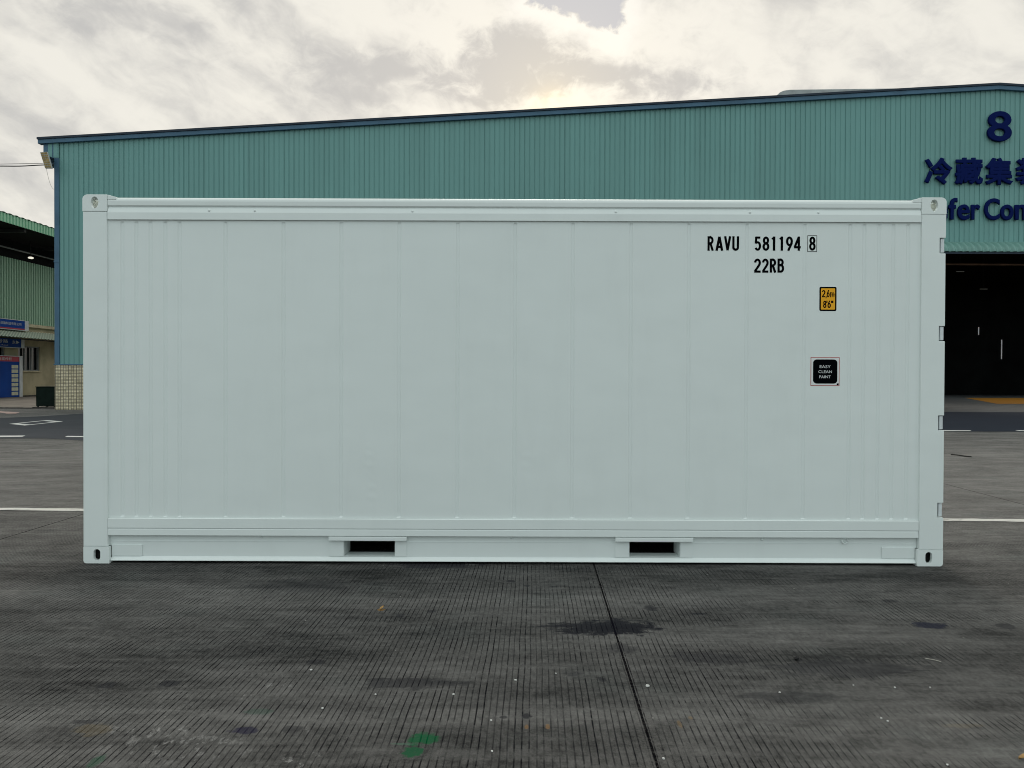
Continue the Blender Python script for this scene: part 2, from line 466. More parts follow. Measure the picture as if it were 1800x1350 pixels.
M = {
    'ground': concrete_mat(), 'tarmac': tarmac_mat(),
    'white_line': marking_mat('white_line_paint', (0.56, 0.55, 0.52), 0.55),
    'road_white': marking_mat('road_white_paint', (0.62, 0.62, 0.60), 0.2, 4.0),
    'pink_line': marking_mat('faded_pink_paint', (0.42, 0.30, 0.27), 0.3, 3.0),
    'thin_line': marking_mat('thin_pale_line', (0.16, 0.16, 0.16), 0.3, 3.0),
    'orange': marking_mat('orange_floor_paint', (0.33, 0.145, 0.015), 0.1, 2.0),
    'floor': mat('hall_floor', (0.070, 0.075, 0.077), 0.6, var=0.25, vscale=0.8),
    'pavement': mat('pavement_concrete', (0.16, 0.138, 0.117), 0.8, var=0.25, vscale=1.1),
    'kerb': mat('kerb_dark', (0.05, 0.046, 0.042), 0.85, var=0.6, vscale=5.0),
    'paint': paint_mat(),
    'cavity': mat('casting_cavity', (0.86, 0.88, 0.80), 0.6),
    'dark_under': mat('dark_underframe', (0.02, 0.022, 0.022), 0.7),
    'decal': mat('black_decal', (0.0025, 0.003, 0.004), 0.9, 0.0),
    'decal_white': mat('white_decal', (0.74, 0.76, 0.76), 0.5),
    'decal_red': mat('red_decal', (0.42, 0.06, 0.05), 0.5),
    'decal_yellow': mat('amber_decal', (0.90, 0.43, 0.02), 0.6, 0.2),
    'hinge': mat('hinge_steel', (0.66, 0.70, 0.72), 0.45, 0.5, var=0.1, vscale=12),
    'gap_shade': mat('hinge_gap', (0.012, 0.016, 0.022), 0.8, 0.1),  # near-black for the shadow inside the hinge gap
    'teal': sheet_mat('teal_sheet', (0.148, 0.320, 0.302)),
    'teal_canopy': sheet_mat('teal_canopy_sheet', (0.165, 0.320, 0.285)),
    'green': sheet_mat('pale_green_sheet', (0.34, 0.53, 0.38), axis=1),
    'green_fascia': sheet_mat('green_fascia_sheet', (0.22, 0.46, 0.30), axis=1),
    'blue': mat('blue_trim', (0.055, 0.128, 0.200), 0.5, var=0.15, vscale=0.9),
    'navy_cap': mat('navy_roof_edge', (0.014, 0.026, 0.044), 0.6, var=0.2, vscale=1.0),
    'navy_letter': mat('navy_letter', (0.0028, 0.0095, 0.078), 0.7, 0.05),
    'tile': tile_mat(),
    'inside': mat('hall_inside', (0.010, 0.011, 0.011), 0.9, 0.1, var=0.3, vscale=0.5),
    'steel_dark': mat('dark_steel', (0.03, 0.03, 0.03), 0.6),
    'rust': mat('rusty_beam', (0.10, 0.05, 0.025), 0.8, var=0.3),
    'vent': mat('vent_grey', (0.34, 0.36, 0.36), 0.5, var=0.15),
    'beige': mat('beige_render', (0.46, 0.385, 0.255), 0.85, var=0.18, vscale=0.8, bump=0.003),
    'beige_ledge': mat('beige_ledge', (0.58, 0.49, 0.34), 0.85, var=0.2),
    'soffit': mat('dark_soffit', (0.012, 0.012, 0.012), 0.9, 0.1),
    'glass': mat('dark_window_glass', (0.012, 0.015, 0.018), 0.15, 0.5),
    'alu': mat('aluminium_frame', (0.24, 0.24, 0.24), 0.5, var=0.1),
    'sign_blue': mat('sign_blue', (0.002, 0.052, 0.29), 0.6, 0.1, var=0.12, vscale=1.0),
    'sign_white': mat('sign_white', (0.58, 0.58, 0.60), 0.5, var=0.1),
    'sign_red': mat('sign_red', (0.42, 0.02, 0.05), 0.5),
    'cream': mat('cream_paper', (0.62, 0.60, 0.44), 0.6, var=0.12, vscale=9),
    'bin': mat('dark_green_steel', (0.006, 0.013, 0.010), 0.7, 0.08, var=0.25, vscale=4),
    'cell': mat('lamp_cells', (0.20, 0.135, 0.030), 0.4, 0.4, var=0.35, vscale=7),
    'lamp_case': mat('lamp_case', (0.36, 0.37, 0.36), 0.5),
    'cable': mat('black_cable', (0.03, 0.03, 0.03), 0.6),
    'cable_pale': mat('pale_cable', (0.60, 0.57, 0.50), 0.6),
    'tube': mat('gap_glow', (0.8, 0.8, 0.8), 0.5, emit=(0.9, 0.95, 1.0), estr=0.10),  # emission standing in for light that shows through gaps in the hall
    'lamp_lit': mat('lit_lamp', (0.8, 0.8, 0.7), 0.5, emit=(1.0, 0.95, 0.80), estr=0.85),
    'stone': mat('pale_stone', (0.60, 0.60, 0.58), 0.8, var=0.2, vscale=90),
    'black_stone': mat('black_stone', (0.012, 0.012, 0.012), 0.7, var=0.3, vscale=60),
    'leaf': mat('dry_leaf', (0.40, 0.24, 0.09), 0.7, var=0.3, vscale=30),
    'twig': mat('dark_twig', (0.02, 0.018, 0.016), 0.8),
    'roof': sheet_mat('roof_sheet', (0.20, 0.30, 0.32)),
}


# ------------------------------------------------------------------ object helpers
def tagp(o, label=None, cat=None, group=None, kind=None):
    for k, v in (('label', label), ('category', cat), ('group', group), ('kind', kind)):
        if v:
            o[k] = v
    return o


def thing(name, label, cat, loc=(0, 0, 0), group=None):
    o = bpy.data.objects.new(name, None)
    COL.objects.link(o)
    o.location = loc
    o.empty_display_size = 0.2
    return tagp(o, label, cat, group)


def worldloc(o):
    p = Vector((0, 0, 0))
    while o is not None:
        p += o.location
        o = o.parent
    return p


def obj(name, bm, material, parent=None, bevel=0.0, segs=2, smooth=False, origin=None):
    """bm is in world coordinates; the object keeps its origin at the parent's (or at `origin`)."""
    bmesh.ops.recalc_face_normals(bm, faces=bm.faces)
    me = bpy.data.meshes.new(name)
    base_p = worldloc(parent) if parent else Vector((0, 0, 0))
    off = Vector(origin) if origin else base_p
    bmesh.ops.translate(bm, verts=bm.verts, vec=-off)
    bm.to_mesh(me)
    bm.free()
    me.materials.append(material)
    if smooth:
        for p in me.polygons:
            p.use_smooth = True
    o = bpy.data.objects.new(name, me)
    COL.objects.link(o)
    if parent:
        o.parent = parent
    o.location = off - base_p
    if bevel:
        md = o.modifiers.new('bevel', 'BEVEL')
        md.width = bevel
        md.segments = segs
        md.limit_method = 'ANGLE'
        md.angle_limit = math.radians(40)
    return o


def struct(name, bm, material):
    o = obj(name, bm, material)
    o['kind'] = 'structure'
    return o


def box(bm, x0, x1, y0, y1, z0, z1):
    vs = [bm.verts.new((x, y, z)) for x in (x0, x1) for y in (y0, y1) for z in (z0, z1)]
    for f in ((0, 1, 3, 2), (4, 6, 7, 5), (0, 4, 5, 1), (2, 3, 7, 6), (0, 2, 6, 4), (1, 5, 7, 3)):
        bm.faces.new([vs[i] for i in f])
    return vs


def bx(*a):
    bm = bmesh.new()
    box(bm, *a)
    return bm


def extrude_loops(bm, loops, to3, d0, d1):
    """2-D outer loop with optional holes -> a solid between depths d0 and d1"""
    for d in (d0, d1):
        es = []
        for lp in loops:
            vs = [bm.verts.new(to3(u, v, d)) for u, v in lp]
            es += [bm.edges.new((vs[i], vs[(i+1) % len(vs)])) for i in range(len(vs))]
        bmesh.ops.triangle_fill(bm, edges=es, use_beauty=True)
    for lp in loops:
        n = len(lp)
        a = [bm.verts.new(to3(u, v, d0)) for u, v in lp]
        b = [bm.verts.new(to3(u, v, d1)) for u, v in lp]
        for i in range(n):
            j = (i+1) % n
            bm.faces.new((a[i], a[j], b[j], b[i]))
    bmesh.ops.remove_doubles(bm, verts=bm.verts, dist=1e-5)


def XZ(u, v, d): return (u, d, v)
def XY(u, v, d): return (u, v, d)
def YZ(u, v, d): return (d, u, v)


def prism(loops, d0, d1, to3=XZ, bm=None):
    bm = bm or bmesh.new()
    extrude_loops(bm, loops, to3, d0, d1)
    return bm


def rrect(x0, x1, y0, y1, r, n=5, corners=(1, 1, 1, 1)):
    pts = []
    for k, (cx, cy, a0) in enumerate(((x1-r, y1-r, 0), (x0+r, y1-r, 90), (x0+r, y0+r, 180), (x1-r, y0+r, 270))):
        if corners[k]:
            for i in range(n+1):
                a = math.radians(a0 + 90*i/n)
                pts.append((cx + r*math.cos(a), cy + r*math.sin(a)))
        else:
            pts.append(((x1, x0, x0, x1)[k], (y1, y1, y0, y0)[k]))
    return pts


def stadium(cx, cz, wd, ht, n=8):
    r = wd/2
    return rrect(cx-r, cx+r, cz-ht/2, cz+ht/2, r-1e-4, n)


def sheet(pts, z, bm=None):
    bm = bm or bmesh.new()
    bm.faces.new([bm.verts.new((x, y, z)) for x, y in pts])
    return bm


def rough_sheet(pts, z, step=0.12, amp=0.012):
    """flat patch whose outline is a little ragged"""
    out_pts = []
    n = len(pts)
    for i in range(n):
        a, b = Vector(pts[i]), Vector(pts[(i+1) % n])
        L = (b-a).length
        k = max(1, int(L/step))
        nrm = Vector((-(b-a).y, (b-a).x)).normalized()
        for j in range(k):
            p = a.lerp(b, j/k)
            if j:
                p = p + nrm*random.uniform(-amp, amp)
            out_pts.append((p.x, p.y))
    bm = bmesh.new()
    es = []
    vs = [bm.verts.new((x, y, z)) for x, y in out_pts]
    es = [bm.edges.new((vs[i], vs[(i+1) % len(vs)])) for i in range(len(vs))]
    bmesh.ops.triangle_fill(bm, edges=es, use_beauty=True)
    return bm


def tube(bm, pts, r, n=8):
    rings = []
    for i, p in enumerate(pts):
        p = Vector(p)
        a = Vector(pts[max(0, i-1)])
        b = Vector(pts[min(len(pts)-1, i+1)])
        d = (b-a).normalized()
        up = Vector((0, 0, 1)) if abs(d.z) < 0.9 else Vector((1, 0, 0))
        s1 = d.cross(up).normalized()
        s2 = d.cross(s1)
        rings.append([bm.verts.new(p + (s1*math.cos(2*PI*k/n) + s2*math.sin(2*PI*k/n))*r) for k in range(n)])
    for a, b in zip(rings, rings[1:]):
        for k in range(n):
            bm.faces.new((a[k], a[(k+1) % n], b[(k+1) % n], b[k]))
    bm.faces.new(rings[0])
    bm.faces.new(rings[-1][::-1])
    return bm


_DG = {}


def solid_text(body, x0, x1, z0, z1, y, thick, bevel):
    """raised letter: outline kept exact, edges swollen by a round bevel (good for dense characters)"""
    c = bpy.data.curves.new('lettering', 'FONT')
    c.body = body
    c.fill_mode = 'BOTH'
    c.resolution_u = 5
    c.extrude = 0.05
    c.bevel_depth = bevel
    c.bevel_resolution = 2
    o = bpy.data.objects.new('lettering', c)
    COL.objects.link(o)
    me = bpy.data.meshes.new_from_object(o.evaluated_get(bpy.context.evaluated_depsgraph_get()))
    bm = bmesh.new()
    bm.from_mesh(me)
    bpy.data.objects.remove(o)
    bpy.data.curves.remove(c)
    bpy.data.meshes.remove(me)
    lo = [min(v.co[i] for v in bm.verts) for i in range(3)]
    hi = [max(v.co[i] for v in bm.verts) for i in range(3)]
    for v in bm.verts:
        a, b_, d = [(v.co[i] - lo[i])/(hi[i] - lo[i]) for i in range(3)]
        v.co = (x0 + a*(x1 - x0), y - thick*d, z0 + b_*(z1 - z0))
    return bm


def text_mesh(body, bold=0.0):
    """outline of a piece of text as a flat fill (list of verts, faces) in its own 2-D space"""
    key = (body, bold)
    if key in _DG:
        return _DG[key]
    c = bpy.data.curves.new('lettering', 'FONT')
    c.body = body
    c.offset = bold
    c.resolution_u = 6
    c.fill_mode = 'BOTH'
    o = bpy.data.objects.new('lettering', c)
    COL.objects.link(o)
    me = bpy.data.meshes.new_from_object(o.evaluated_get(bpy.context.evaluated_depsgraph_get()))
    vs = [(v.co.x, v.co.y) for v in me.vertices]
    fs = [tuple(p.vertices) for p in me.polygons]
    bpy.data.objects.remove(o)
    bpy.data.curves.remove(c)
    bpy.data.meshes.remove(me)
    _DG[key] = (vs, fs)
    return vs, fs


def text_bm(body, x0, x1, z0, z1, d, to3=XZ, bold=0.0, thick=0.0, bm=None):
    """text stretched to fill the rectangle; thick > 0 gives solid letters from d to d-thick"""
    bm = bm or bmesh.new()
    vs, fs = text_mesh(body, bold)
    ax, bx_ = min(v[0] for v in vs), max(v[0] for v in vs)
    ay, by_ = min(v[1] for v in vs), max(v[1] for v in vs)
    q = [(x0 + (v[0]-ax)/(bx_-ax)*(x1-x0), z0 + (v[1]-ay)/(by_-ay)*(z1-z0)) for v in vs]
    tmp = bmesh.new()
    nv = [tmp.verts.new(to3(u, v, d)) for u, v in q]
    for f in fs:
        try:
            tmp.faces.new([nv[i] for i in f])
        except ValueError:
            pass
    bmesh.ops.remove_doubles(tmp, verts=tmp.verts, dist=1e-6)
    if thick:
        fl = list(tmp.faces)
        r = bmesh.ops.extrude_face_region(tmp, geom=fl)
        mv = [e for e in r['geom'] if isinstance(e, bmesh.types.BMVert)]
        off = Vector(to3(0, 0, -thick)) - Vector(to3(0, 0, 0))
        bmesh.ops.translate(tmp, verts=mv, vec=off)
    me = bpy.data.meshes.new('tmp')
    tmp.to_mesh(me)
    tmp.free()
    bm.from_mesh(me)
    bpy.data.meshes.remove(me)
    return bm


# ================================================================== ground
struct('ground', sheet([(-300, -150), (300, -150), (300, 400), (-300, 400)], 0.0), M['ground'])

road = [(-60, 17.5), (-20, 16.2), (-10.6, 15.95), (-9.7, 15.99), (-8.7, 15.54), (-6, 16.1), (0, 17.4), (10.7, 19.10),
        (12.7, 19.10), (22, 19.8), (60, 21.5), (60, 29.22), (22.1, 29.22), (22.1, 30.2), (14.55, 30.2), (14.55, 29.22),
        (-14.0, 29.22), (-14.77, 26.45), (-15.07, 24.5), (-15.65, 23.5), (-20, 20.6), (-60, 19.0)]
struct('road', rough_sheet(road, 0.004, 0.7, 0.04), M['tarmac'])
struct('pavement', rough_sheet([(-29.3, 30.45), (-17.9, 30.45), (-17.9, 62), (-29.3, 62)], 0.006, 1.5, 0.0), M['pavement'])
bm = bmesh.new()
for i in range(24):
    x0 = -29.3 + i*0.475
    box(bm, x0, x0+0.46, 30.22 + random.uniform(-.03, .03), 30.44, 0.0, 0.045 + random.uniform(-.015, .03))
struct('kerb', bm, M['kerb'])
struct('hall_floor', sheet([(-16, 30.21), (52, 30.21), (52, 61.5), (-16, 61.5)], 0.003), M['floor'])
struct('floor_marking', sheet([(30.5, 51.8), (25.15, 39.9), (42, 39.9), (46, 52.4)], 0.008), M['orange'])
struct('floor_line', sheet([(14.6, 39.55), (40, 39.55), (40, 39.75), (14.6, 39.75)], 0.007), M['thin_line'])

struct('painted_line', rough_sheet([(-14, 7.87), (-5.03, 7.50), (4.76, 7.08), (14, 6.72), (14, 6.85), (4.76, 7.21), (-5.03, 7.63), (-14, 8.01)], 0.004, 0.10, 0.010), M['white_line'])
for pts in ([(-14.2, 15.9), (-10.9, 16.28), (-10.42, 16.36), (-10.57, 16.70), (-11.09, 16.64), (-14.3, 16.3)],
            [(-9.62, 16.64), (-9.28, 16.60), (-7.2, 16.62), (-7.1, 16.40), (-9.1, 16.34), (-9.53, 16.39)],
            [(6.5, 18.60), (10.78, 19.20), (11.52, 19.26), (11.62, 19.5), (10.96, 19.50), (6.5, 18.86)],
            [(12.74, 19.30), (12.80, 19.56), (16.6, 19.9), (16.6, 19.66)]):
    struct('road_marking', rough_sheet(pts, 0.008, 0.35, 0.012), M['road_white'])
bm = bmesh.new()
O = [(-13.51, 20.66), (-12.68, 20.01), (-12.73, 21.80), (-13.56, 22.43)]
I = [(-13.39, 20.86), (-12.80, 20.42), (-12.84, 21.60), (-13.43, 22.04)]
ov = [bm.verts.new((x, y, 0.008)) for x, y in O]
iv = [bm.verts.new((x, y, 0.008)) for x, y in I]
for i in range(4):
    j = (i+1) % 4
    bm.faces.new((ov[i], ov[j], iv[j], iv[i]))
struct('road_marking', bm, M['road_white'])
struct('road_marking', rough_sheet([(-19.5, 27.6), (-18.0, 26.98), (-17.1, 26.05), (-16.9, 26.2), (-17.28, 27.0), (-18.0, 27.5), (-19.4, 28.2)], 0.008, 0.5, 0.03), M['pink_line'])
struct('road_marking', sheet([(-15.72, 23.42), (-15.66, 23.36), (-15.00, 24.45), (-14.70, 26.45), (-13.98, 29.2), (-14.06, 29.2), (-14.82, 26.45), (-15.13, 24.55)], 0.008), M['thin_line'])

# ================================================================== shipping container
CX0, CY, CL, CH, CW = -3.016, 5.40, 6.058, 2.591, 2.438
ctn = thing('shipping_container', 'long white refrigerated shipping container with black number lettering standing on the grooved concrete',
            'container', (CX0 + CL/2, CY + CW/2, 0))
P = M['paint']


def u(x): return CX0 + x
def dd(d): return CY + d


# corner castings: hollow shells with oval apertures, so light falls in from the top ones
def casting(x0, x1, top, front, round_left):
    d0, d1 = (0.0, 0.162) if front else (CW, CW - 0.162)
    sg = 1 if front else -1
    z0, z1 = (CH - 0.118, CH) if top else (0.0, 0.118)
    cx, cz = (x0+x1)/2, (z0+z1)/2
    cor = [0, 0, 0, 0]
    if top:
        cor[1 if round_left else 0] = 1
    else:
        cor[2 if round_left else 3] = 1
    bm = bmesh.new()
    th = 0.028
    if top:
        hx = 0.010 if round_left else -0.010
        hole = [(cx - hx*0 + 0.026*math.cos(a)*(1 - 0.25*(math.sin(a) < -0.2)*abs(math.sin(a))), cz + 0.002 + 0.041*math.sin(a)) for a in [2*PI*k/20 for k in range(20)]]
    else:
        hole = stadium(cx + (0.004 if round_left else -0.010), cz + 0.002, 0.047, 0.079)
    hole = [(u(a), b) for a, b in hole]
    outer = rrect(u(x0), u(x1), z0, z1, 0.034 if top else 0.022, 6, cor)
    extrude_loops(bm, [outer, hole], XZ, dd(d0), dd(d0 + sg*th))
    # the rest of the shell: outer side wall, far wall, plate with the twist-lock hole
    ya, yb = sorted((dd(d0 + sg*th), dd(d1)))
    sx = (x0 + 0.002, x0 + 0.030) if round_left else (x1 - 0.030, x1 - 0.002)
    zz = (z0, z1 - 0.030) if top else (z0 + 0.020, z1)
    box(bm, u(sx[0]), u(sx[1]), ya, yb, zz[0] + 0.002, zz[1] - 0.002)
    box(bm, u(x0 + 0.032), u(x1 - 0.002), *sorted((dd(d1), dd(d1 - sg*0.030))), zz[0] + 0.003, zz[1] - 0.003)
    zp = (z1 - 0.028, z1 - 0.001) if top else (z0 + 0.001, z0 + 0.018)
    ra = 0.036 if round_left else 0.002
    rb = 0.002 if round_left else 0.036
    pl = [(u(x0 + ra), ya), (u(x1 - rb), ya), (u(x1 - rb), yb), (u(x0 + ra), yb)]
    hc = ((x0+x1)/2, (ya+yb)/2)
    slot = [(u(hc[0] + 0.034*math.cos(2*PI*k/16)), hc[1] + 0.048*math.sin(2*PI*k/16)) for k in range(16)]
    extrude_loops(bm, [pl, slot], XY, *zp)
    c = obj('corner_casting', bm, P, ctn, 0.003, 2)
    # plates behind the apertures: daylight painted pale on top, shade dark below
    if top:
        y0_, y1_ = (dd(d0 + sg*0.040), dd(d0 + sg*0.085))
        pr = [(y0_, z0 + 0.004), (dd(d0 + sg*0.090), z0 + 0.004), (dd(d0 + sg*0.090), z1 - 0.0295), (dd(d0 + sg*0.078), z1 - 0.0295), (dd(d0 + sg*0.070), z1 - 0.060)]
        bm = bmesh.new()
        extrude_loops(bm, [pr], YZ, u(x0 + 0.034), u(x1 - 0.004))
        obj('cavity', bm, M['cavity'], c)
    else:
        obj('cavity', bx(u(x0 + 0.032), u(x1 - 0.004), *sorted((dd(d0 + sg*0.060), dd(d0 + sg*0.066))), z0 + 0.02, z1 - 0.004), M['dark_under'], c)
    return c


XR = CL
for fr in (True, False):
    casting(0.0, 0.174, True, fr, True)
    casting(XR - 0.174, XR, True, fr, False)
    casting(0.004, 0.186, False, fr, True)
    casting(XR - 0.186, XR - 0.004, False, fr, False)

# corner posts; the right-hand front one is notched for the door hinges
NOTCH = ((0.343, 0.447), (0.958, 1.062), (1.585, 1.690), (2.200, 2.308))
for fr in (True, False):
    da, db = (0.002, 0.15) if fr else (CW - 0.15, CW - 0.002)
    lp = [(u(0.002), 0.119), (u(0.174), 0.119), (u(0.172), CH - 0.1185), (u(0.002), CH - 0.1185)]
    obj('corner_post', prism([lp], dd(da), dd(db)), P, ctn, 0.006)
    rp = [(u(XR - 0.172), 0.119), (u(XR - 0.004), 0.119)]
    for a, b in NOTCH:
        rp += [(u(XR - 0.004), a), (u(XR - 0.046), a), (u(XR - 0.046), b), (u(XR - 0.004), b)]
    rp += [(u(XR - 0.002), CH - 0.1185), (u(XR - 0.172), CH - 0.1185)]
    obj('corner_post', prism([rp], dd(da), dd(db)), P, ctn, 0.003)
    for a, b in NOTCH:
        h = obj('hinge', bx(u(XR - 0.034), u(XR - 0.009), *sorted((dd(0.010 if fr else CW - 0.010), dd(0.12 if fr else CW - 0.12))), a + 0.007, b - 0.004), M['hinge'], ctn, 0.003)
        obj('hinge_gap_shade', bx(u(XR - 0.0445), u(XR - 0.0345), *sorted((dd(0.030 if fr else CW - 0.030), dd(0.11 if fr else CW - 0.11))), a + 0.002, b - 0.002), M['gap_shade'], h)  # dark strip stands in for the shadow beside the hinge

# top side rail, extruded along the length from its cross-section (depth, height)
RX0, RX1 = 0.176, CL - 0.176


def rail(name, prof, x0, x1, bev=0.0, smooth=False, back=False):
    bm = bmesh.new()
    pr = [((CW - d) if back else d, z) for d, z in prof]
    extrude_loops(bm, [[(dd(d), z) for d, z in pr]], YZ, u(x0), u(x1))
    return obj(name, bm, P, ctn, bev)


TOPR = [(0.05, 2.574), (0.034, 2.576), (0.022, 2.573), (0.012, 2.566), (0.006, 2.556), (0.004, 2.545), (0.005, 2.518),
        (0.010, 2.512), (0.016, 2.509), (0.016, 2.503), (0.011, 2.498), (0.002, 2.470), (0.001, 2.466), (0.001, 2.418),
        (0.003, 2.416), (0.05, 2.416)]
LOWR = [(0.05, 0.321), (0.008, 0.3205), (0.003, 0.316), (0.003, 0.252), (0.006, 0.247), (0.0075, 0.244), (0.005, 0.240), (0.004, 0.200), (0.008, 0.196), (0.05, 0.196)]
for bk in (False, True):
    tr = rail('top_rail', TOPR, RX0, RX1, 0, back=bk)
    lr = rail('lower_rail', LOWR, 0.176, CL - 0.176, 0, back=bk)
    if not bk:
        for x in (0.888, 1.208, 2.314, 3.74, 4.68, 5.16):
            bm = bmesh.new()
            bmesh.ops.create_uvsphere(bm, u_segments=14, v_segments=8, radius=0.0095,
                                      matrix=Matrix.Translation((u(x), dd(0.006), 2.482)) @ Matrix.Diagonal((1, 0.75, 1, 1)))
            obj('rivet', bm, P, tr, smooth=True)
    # sloping gussets from casting to rail
    for x0, x1, s in ((0.1745, 0.222, 1), (CL - 0.1745, CL - 0.222, -1)):
        x1 = x0 + s*0.062
        a = [(u(x0), 2.556), (u(x1), 2.556), (u(x1), 2.575), (u(x0 + s*0.036), 2.580), (u(x0 + s*0.016), 2.588), (u(x0), 2.5905)]
        obj('gusset', prism([a], dd(0.003 if not bk else CW - 0.003), dd(0.15 if not bk else CW - 0.15)), P, tr, 0.003)

# side panel: one sheet with inward-pressed vertical grooves
GR = [0.272, 0.371, 0.471, 0.575, 0.675, 0.998, 1.406, 1.813, 2.220, 2.632, 3.035, 3.440, 3.850, 4.257, 4.665, 5.070,
      5.390, 5.490, 5.594, 5.694, 5.797]


def side_panel(dface, sgn):
    z0, z1 = 0.3215, 2.4155
    xs = [0.170]
    for gx in GR:
        for o in (-0.015, -0.007, 0.007, 0.015):
            xs.append(gx + o)
    xs.append(CL - 0.170)
    zs = [z0, 0.327, 0.335] + [0.335 + (2.398 - 0.335)*i/10 for i in range(1, 10)] + [2.398, 2.407, z1]
    bm = bmesh.new()
    grid = []
    for i, x in enumerate(xs):
        ins = (i - 1) % 4 in (1, 2) and 0 < i < len(xs) - 1
        row = []
        for k, z in enumerate(zs):
            dp = 0.0055 if ins and 2 <= k <= len(zs) - 3 else 0.0
            row.append(bm.verts.new((u(x), dd(dface + sgn*dp), z)))
        grid.append(row)
    for a, b in zip(grid, grid[1:]):
        for k in range(len(zs) - 1):
            bm.faces.new((a[k], b[k], b[k+1], a[k+1]))
    # give the sheet its thickness
    bk = [[bm.verts.new((v.co.x, dd(dface + sgn*0.05), v.co.z)) for v in (r[0], r[-1])] for r in (grid[0], grid[-1])]
    bm.faces.new((bk[0][0], bk[0][1], bk[1][1], bk[1][0]))
    bm.faces.new([r[-1] for r in grid] + [bk[1][1], bk[0][1]])
    bm.faces.new([r[0] for r in grid] + [bk[1][0], bk[0][0]])
    bm.faces.new(grid[0] + [bk[0][1], bk[0][0]])
    bm.faces.new(grid[-1] + [bk[1][1], bk[1][0]])
    return obj('side_panel', bm, P, ctn)


pnl = side_panel(0.016, 1)
side_panel(CW - 0.016, -1)

# bottom rail with two fork pockets
PK = ((1.832, 2.190), (3.852, 4.208))
for bk in (False, True):
    def D(d): return dd(CW - d) if bk else dd(d)
    outer = [(u(0.187), 0.046), (u(CL - 0.187), 0.046), (u(CL - 0.187), 0.1195), (u(CL - 0.1735), 0.1195), (u(CL - 0.1735), 0.195), (u(0.1755), 0.195), (u(0.1755), 0.1195), (u(0.187), 0.1195)]
    holes = [[(u(a), 0.050), (u(b), 0.050), (u(b), 0.157), (u(a), 0.157)] for a, b in PK]
    br = obj('bottom_rail', prism([outer] + holes, *sorted((D(0.036), D(0.044)))), P, ctn)
    fl = [(0.0359, 0.046), (0.030, 0.040), (0.018, 0.026), (0.014, 0.021), (0.014, 0.0165), (0.060, 0.0165), (0.060, 0.046)]
    bm = bmesh.new()
    extrude_loops(bm, [[(D(d), z) for d, z in fl]], YZ, u(0.187), u(CL - 0.187))
    obj('flange', bm, P, br, 0.0015)
    bm = bmesh.new()
    edges = [0.187, 1.728, 2.275, 3.765, 4.305, CL - 0.187]
    for a, b in ((edges[0], edges[1]), (edges[2], edges[3]), (edges[4], edges[5])):
        box(bm, u(a), u(b), *sorted((D(0.0335), D(0.0358))), 0.1515, 0.1535)
    obj('weld_seam', bm, P, br)
    for k, (a, b) in enumerate(PK):
        fp = obj('fork_pocket', prism([[(u(a - 0.102), 0.049), (u(b + 0.084), 0.049), (u(b + 0.084), 0.165), (u(a - 0.102), 0.165)],
                                       [(u(a - 0.004), 0.0505), (u(b + 0.004), 0.0505), (u(b + 0.004), 0.158), (u(a - 0.004), 0.158)]],
                                      *sorted((D(0.030), D(0.0355)))), P, ctn)
        obj('cover_plate', bx(u(a - 0.104), u(b + 0.088), *sorted((D(0.002), D(0.040))), 0.1645, 0.1935), P, fp, 0.003)
        bm = bmesh.new()
        box(bm, u(a - 0.006), u(a), *sorted((D(0.044), D(0.24))), 0.046, 0.160)
        box(bm, u(b), u(b + 0.006), *sorted((D(0.044), D(0.24))), 0.046, 0.160)
        box(bm, u(a + 0.0005), u(b - 0.0005), *sorted((D(0.045), D(0.17))), 0.045, 0.0505)
        box(bm, u(a + 0.0005), u(b - 0.0005), *sorted((D(0.045), D(0.24))), 0.157, 0.163)
        obj('pocket_lining', bm, P, fp)
        bm = bmesh.new()
        box(bm, u(a - 0.1), u(b + 0.1), *sorted((D(0.9), D(0.91))), 0.03, 0.21)
        obj('pocket_back', bm, M['dark_under'], fp)
    for a, b in ((0.188, 0.404), (CL - 0.421, CL - 0.188)):
        obj('doubler_plate', bx(u(a), u(b), *sorted((D(0.029), D(0.0355))), 0.0465, 0.127), P, br, 0.002)
    if not bk:
        for x, z in ((1.243, 0.184), (3.018, 0.183), (4.79, 0.178)):
            bm = bmesh.new()
            bmesh.ops.create_uvsphere(bm, u_segments=12, v_segments=8, radius=0.009, matrix=Matrix.Translation((u(x), dd(0.034), z)))
            obj('bolt', bm, P, br, smooth=True)
        pts = [(u(5.372 + 0.020*math.cos(a)), dd(0.024), 0.172 + 0.017*math.sin(a)) for a in [math.radians(150 + 260*i/14) for i in range(15)]]
        obj('tie_ring', tube(bmesh.new(), pts, 0.0045, 8), P, br, smooth=True)

# underframe, roof and ends
obj('floor_frame', bx(u(0.20), u(CL - 0.20), dd(0.25), dd(CW - 0.25), 0.205, 0.30), M['dark_under'], ctn)
obj('floor_deck', bx(u(0.18), u(CL - 0.18), dd(0.05), dd(CW - 0.05), 0.305, 0.315), M['dark_under'], ctn)
bm = bmesh.new()
box(bm, u(0.16), u(CL - 0.16), dd(0.051), dd(CW - 0.051), 2.50, 2.57)
for i in range(24):
    box(bm, u(0.3 + i*0.228), u(0.3 + i*0.228 + 0.11), dd(0.12), dd(CW - 0.12), 2.5702, 2.582)
obj('roof_panel', bm, P, ctn)
bm = bmesh.new()
box(bm, u(0.03), u(0.08), dd(0.152), dd(CW - 0.152), 0.13, CH - 0.02)
box(bm, u(0.004), u(0.029), dd(0.165), dd(CW - 0.165), 0.02, 0.16)
box(bm, u(0.004), u(0.029), dd(0.165), dd(CW - 0.165), CH - 0.13, CH - 0.012)
obj('end_wall', bm, P, ctn, 0.004)
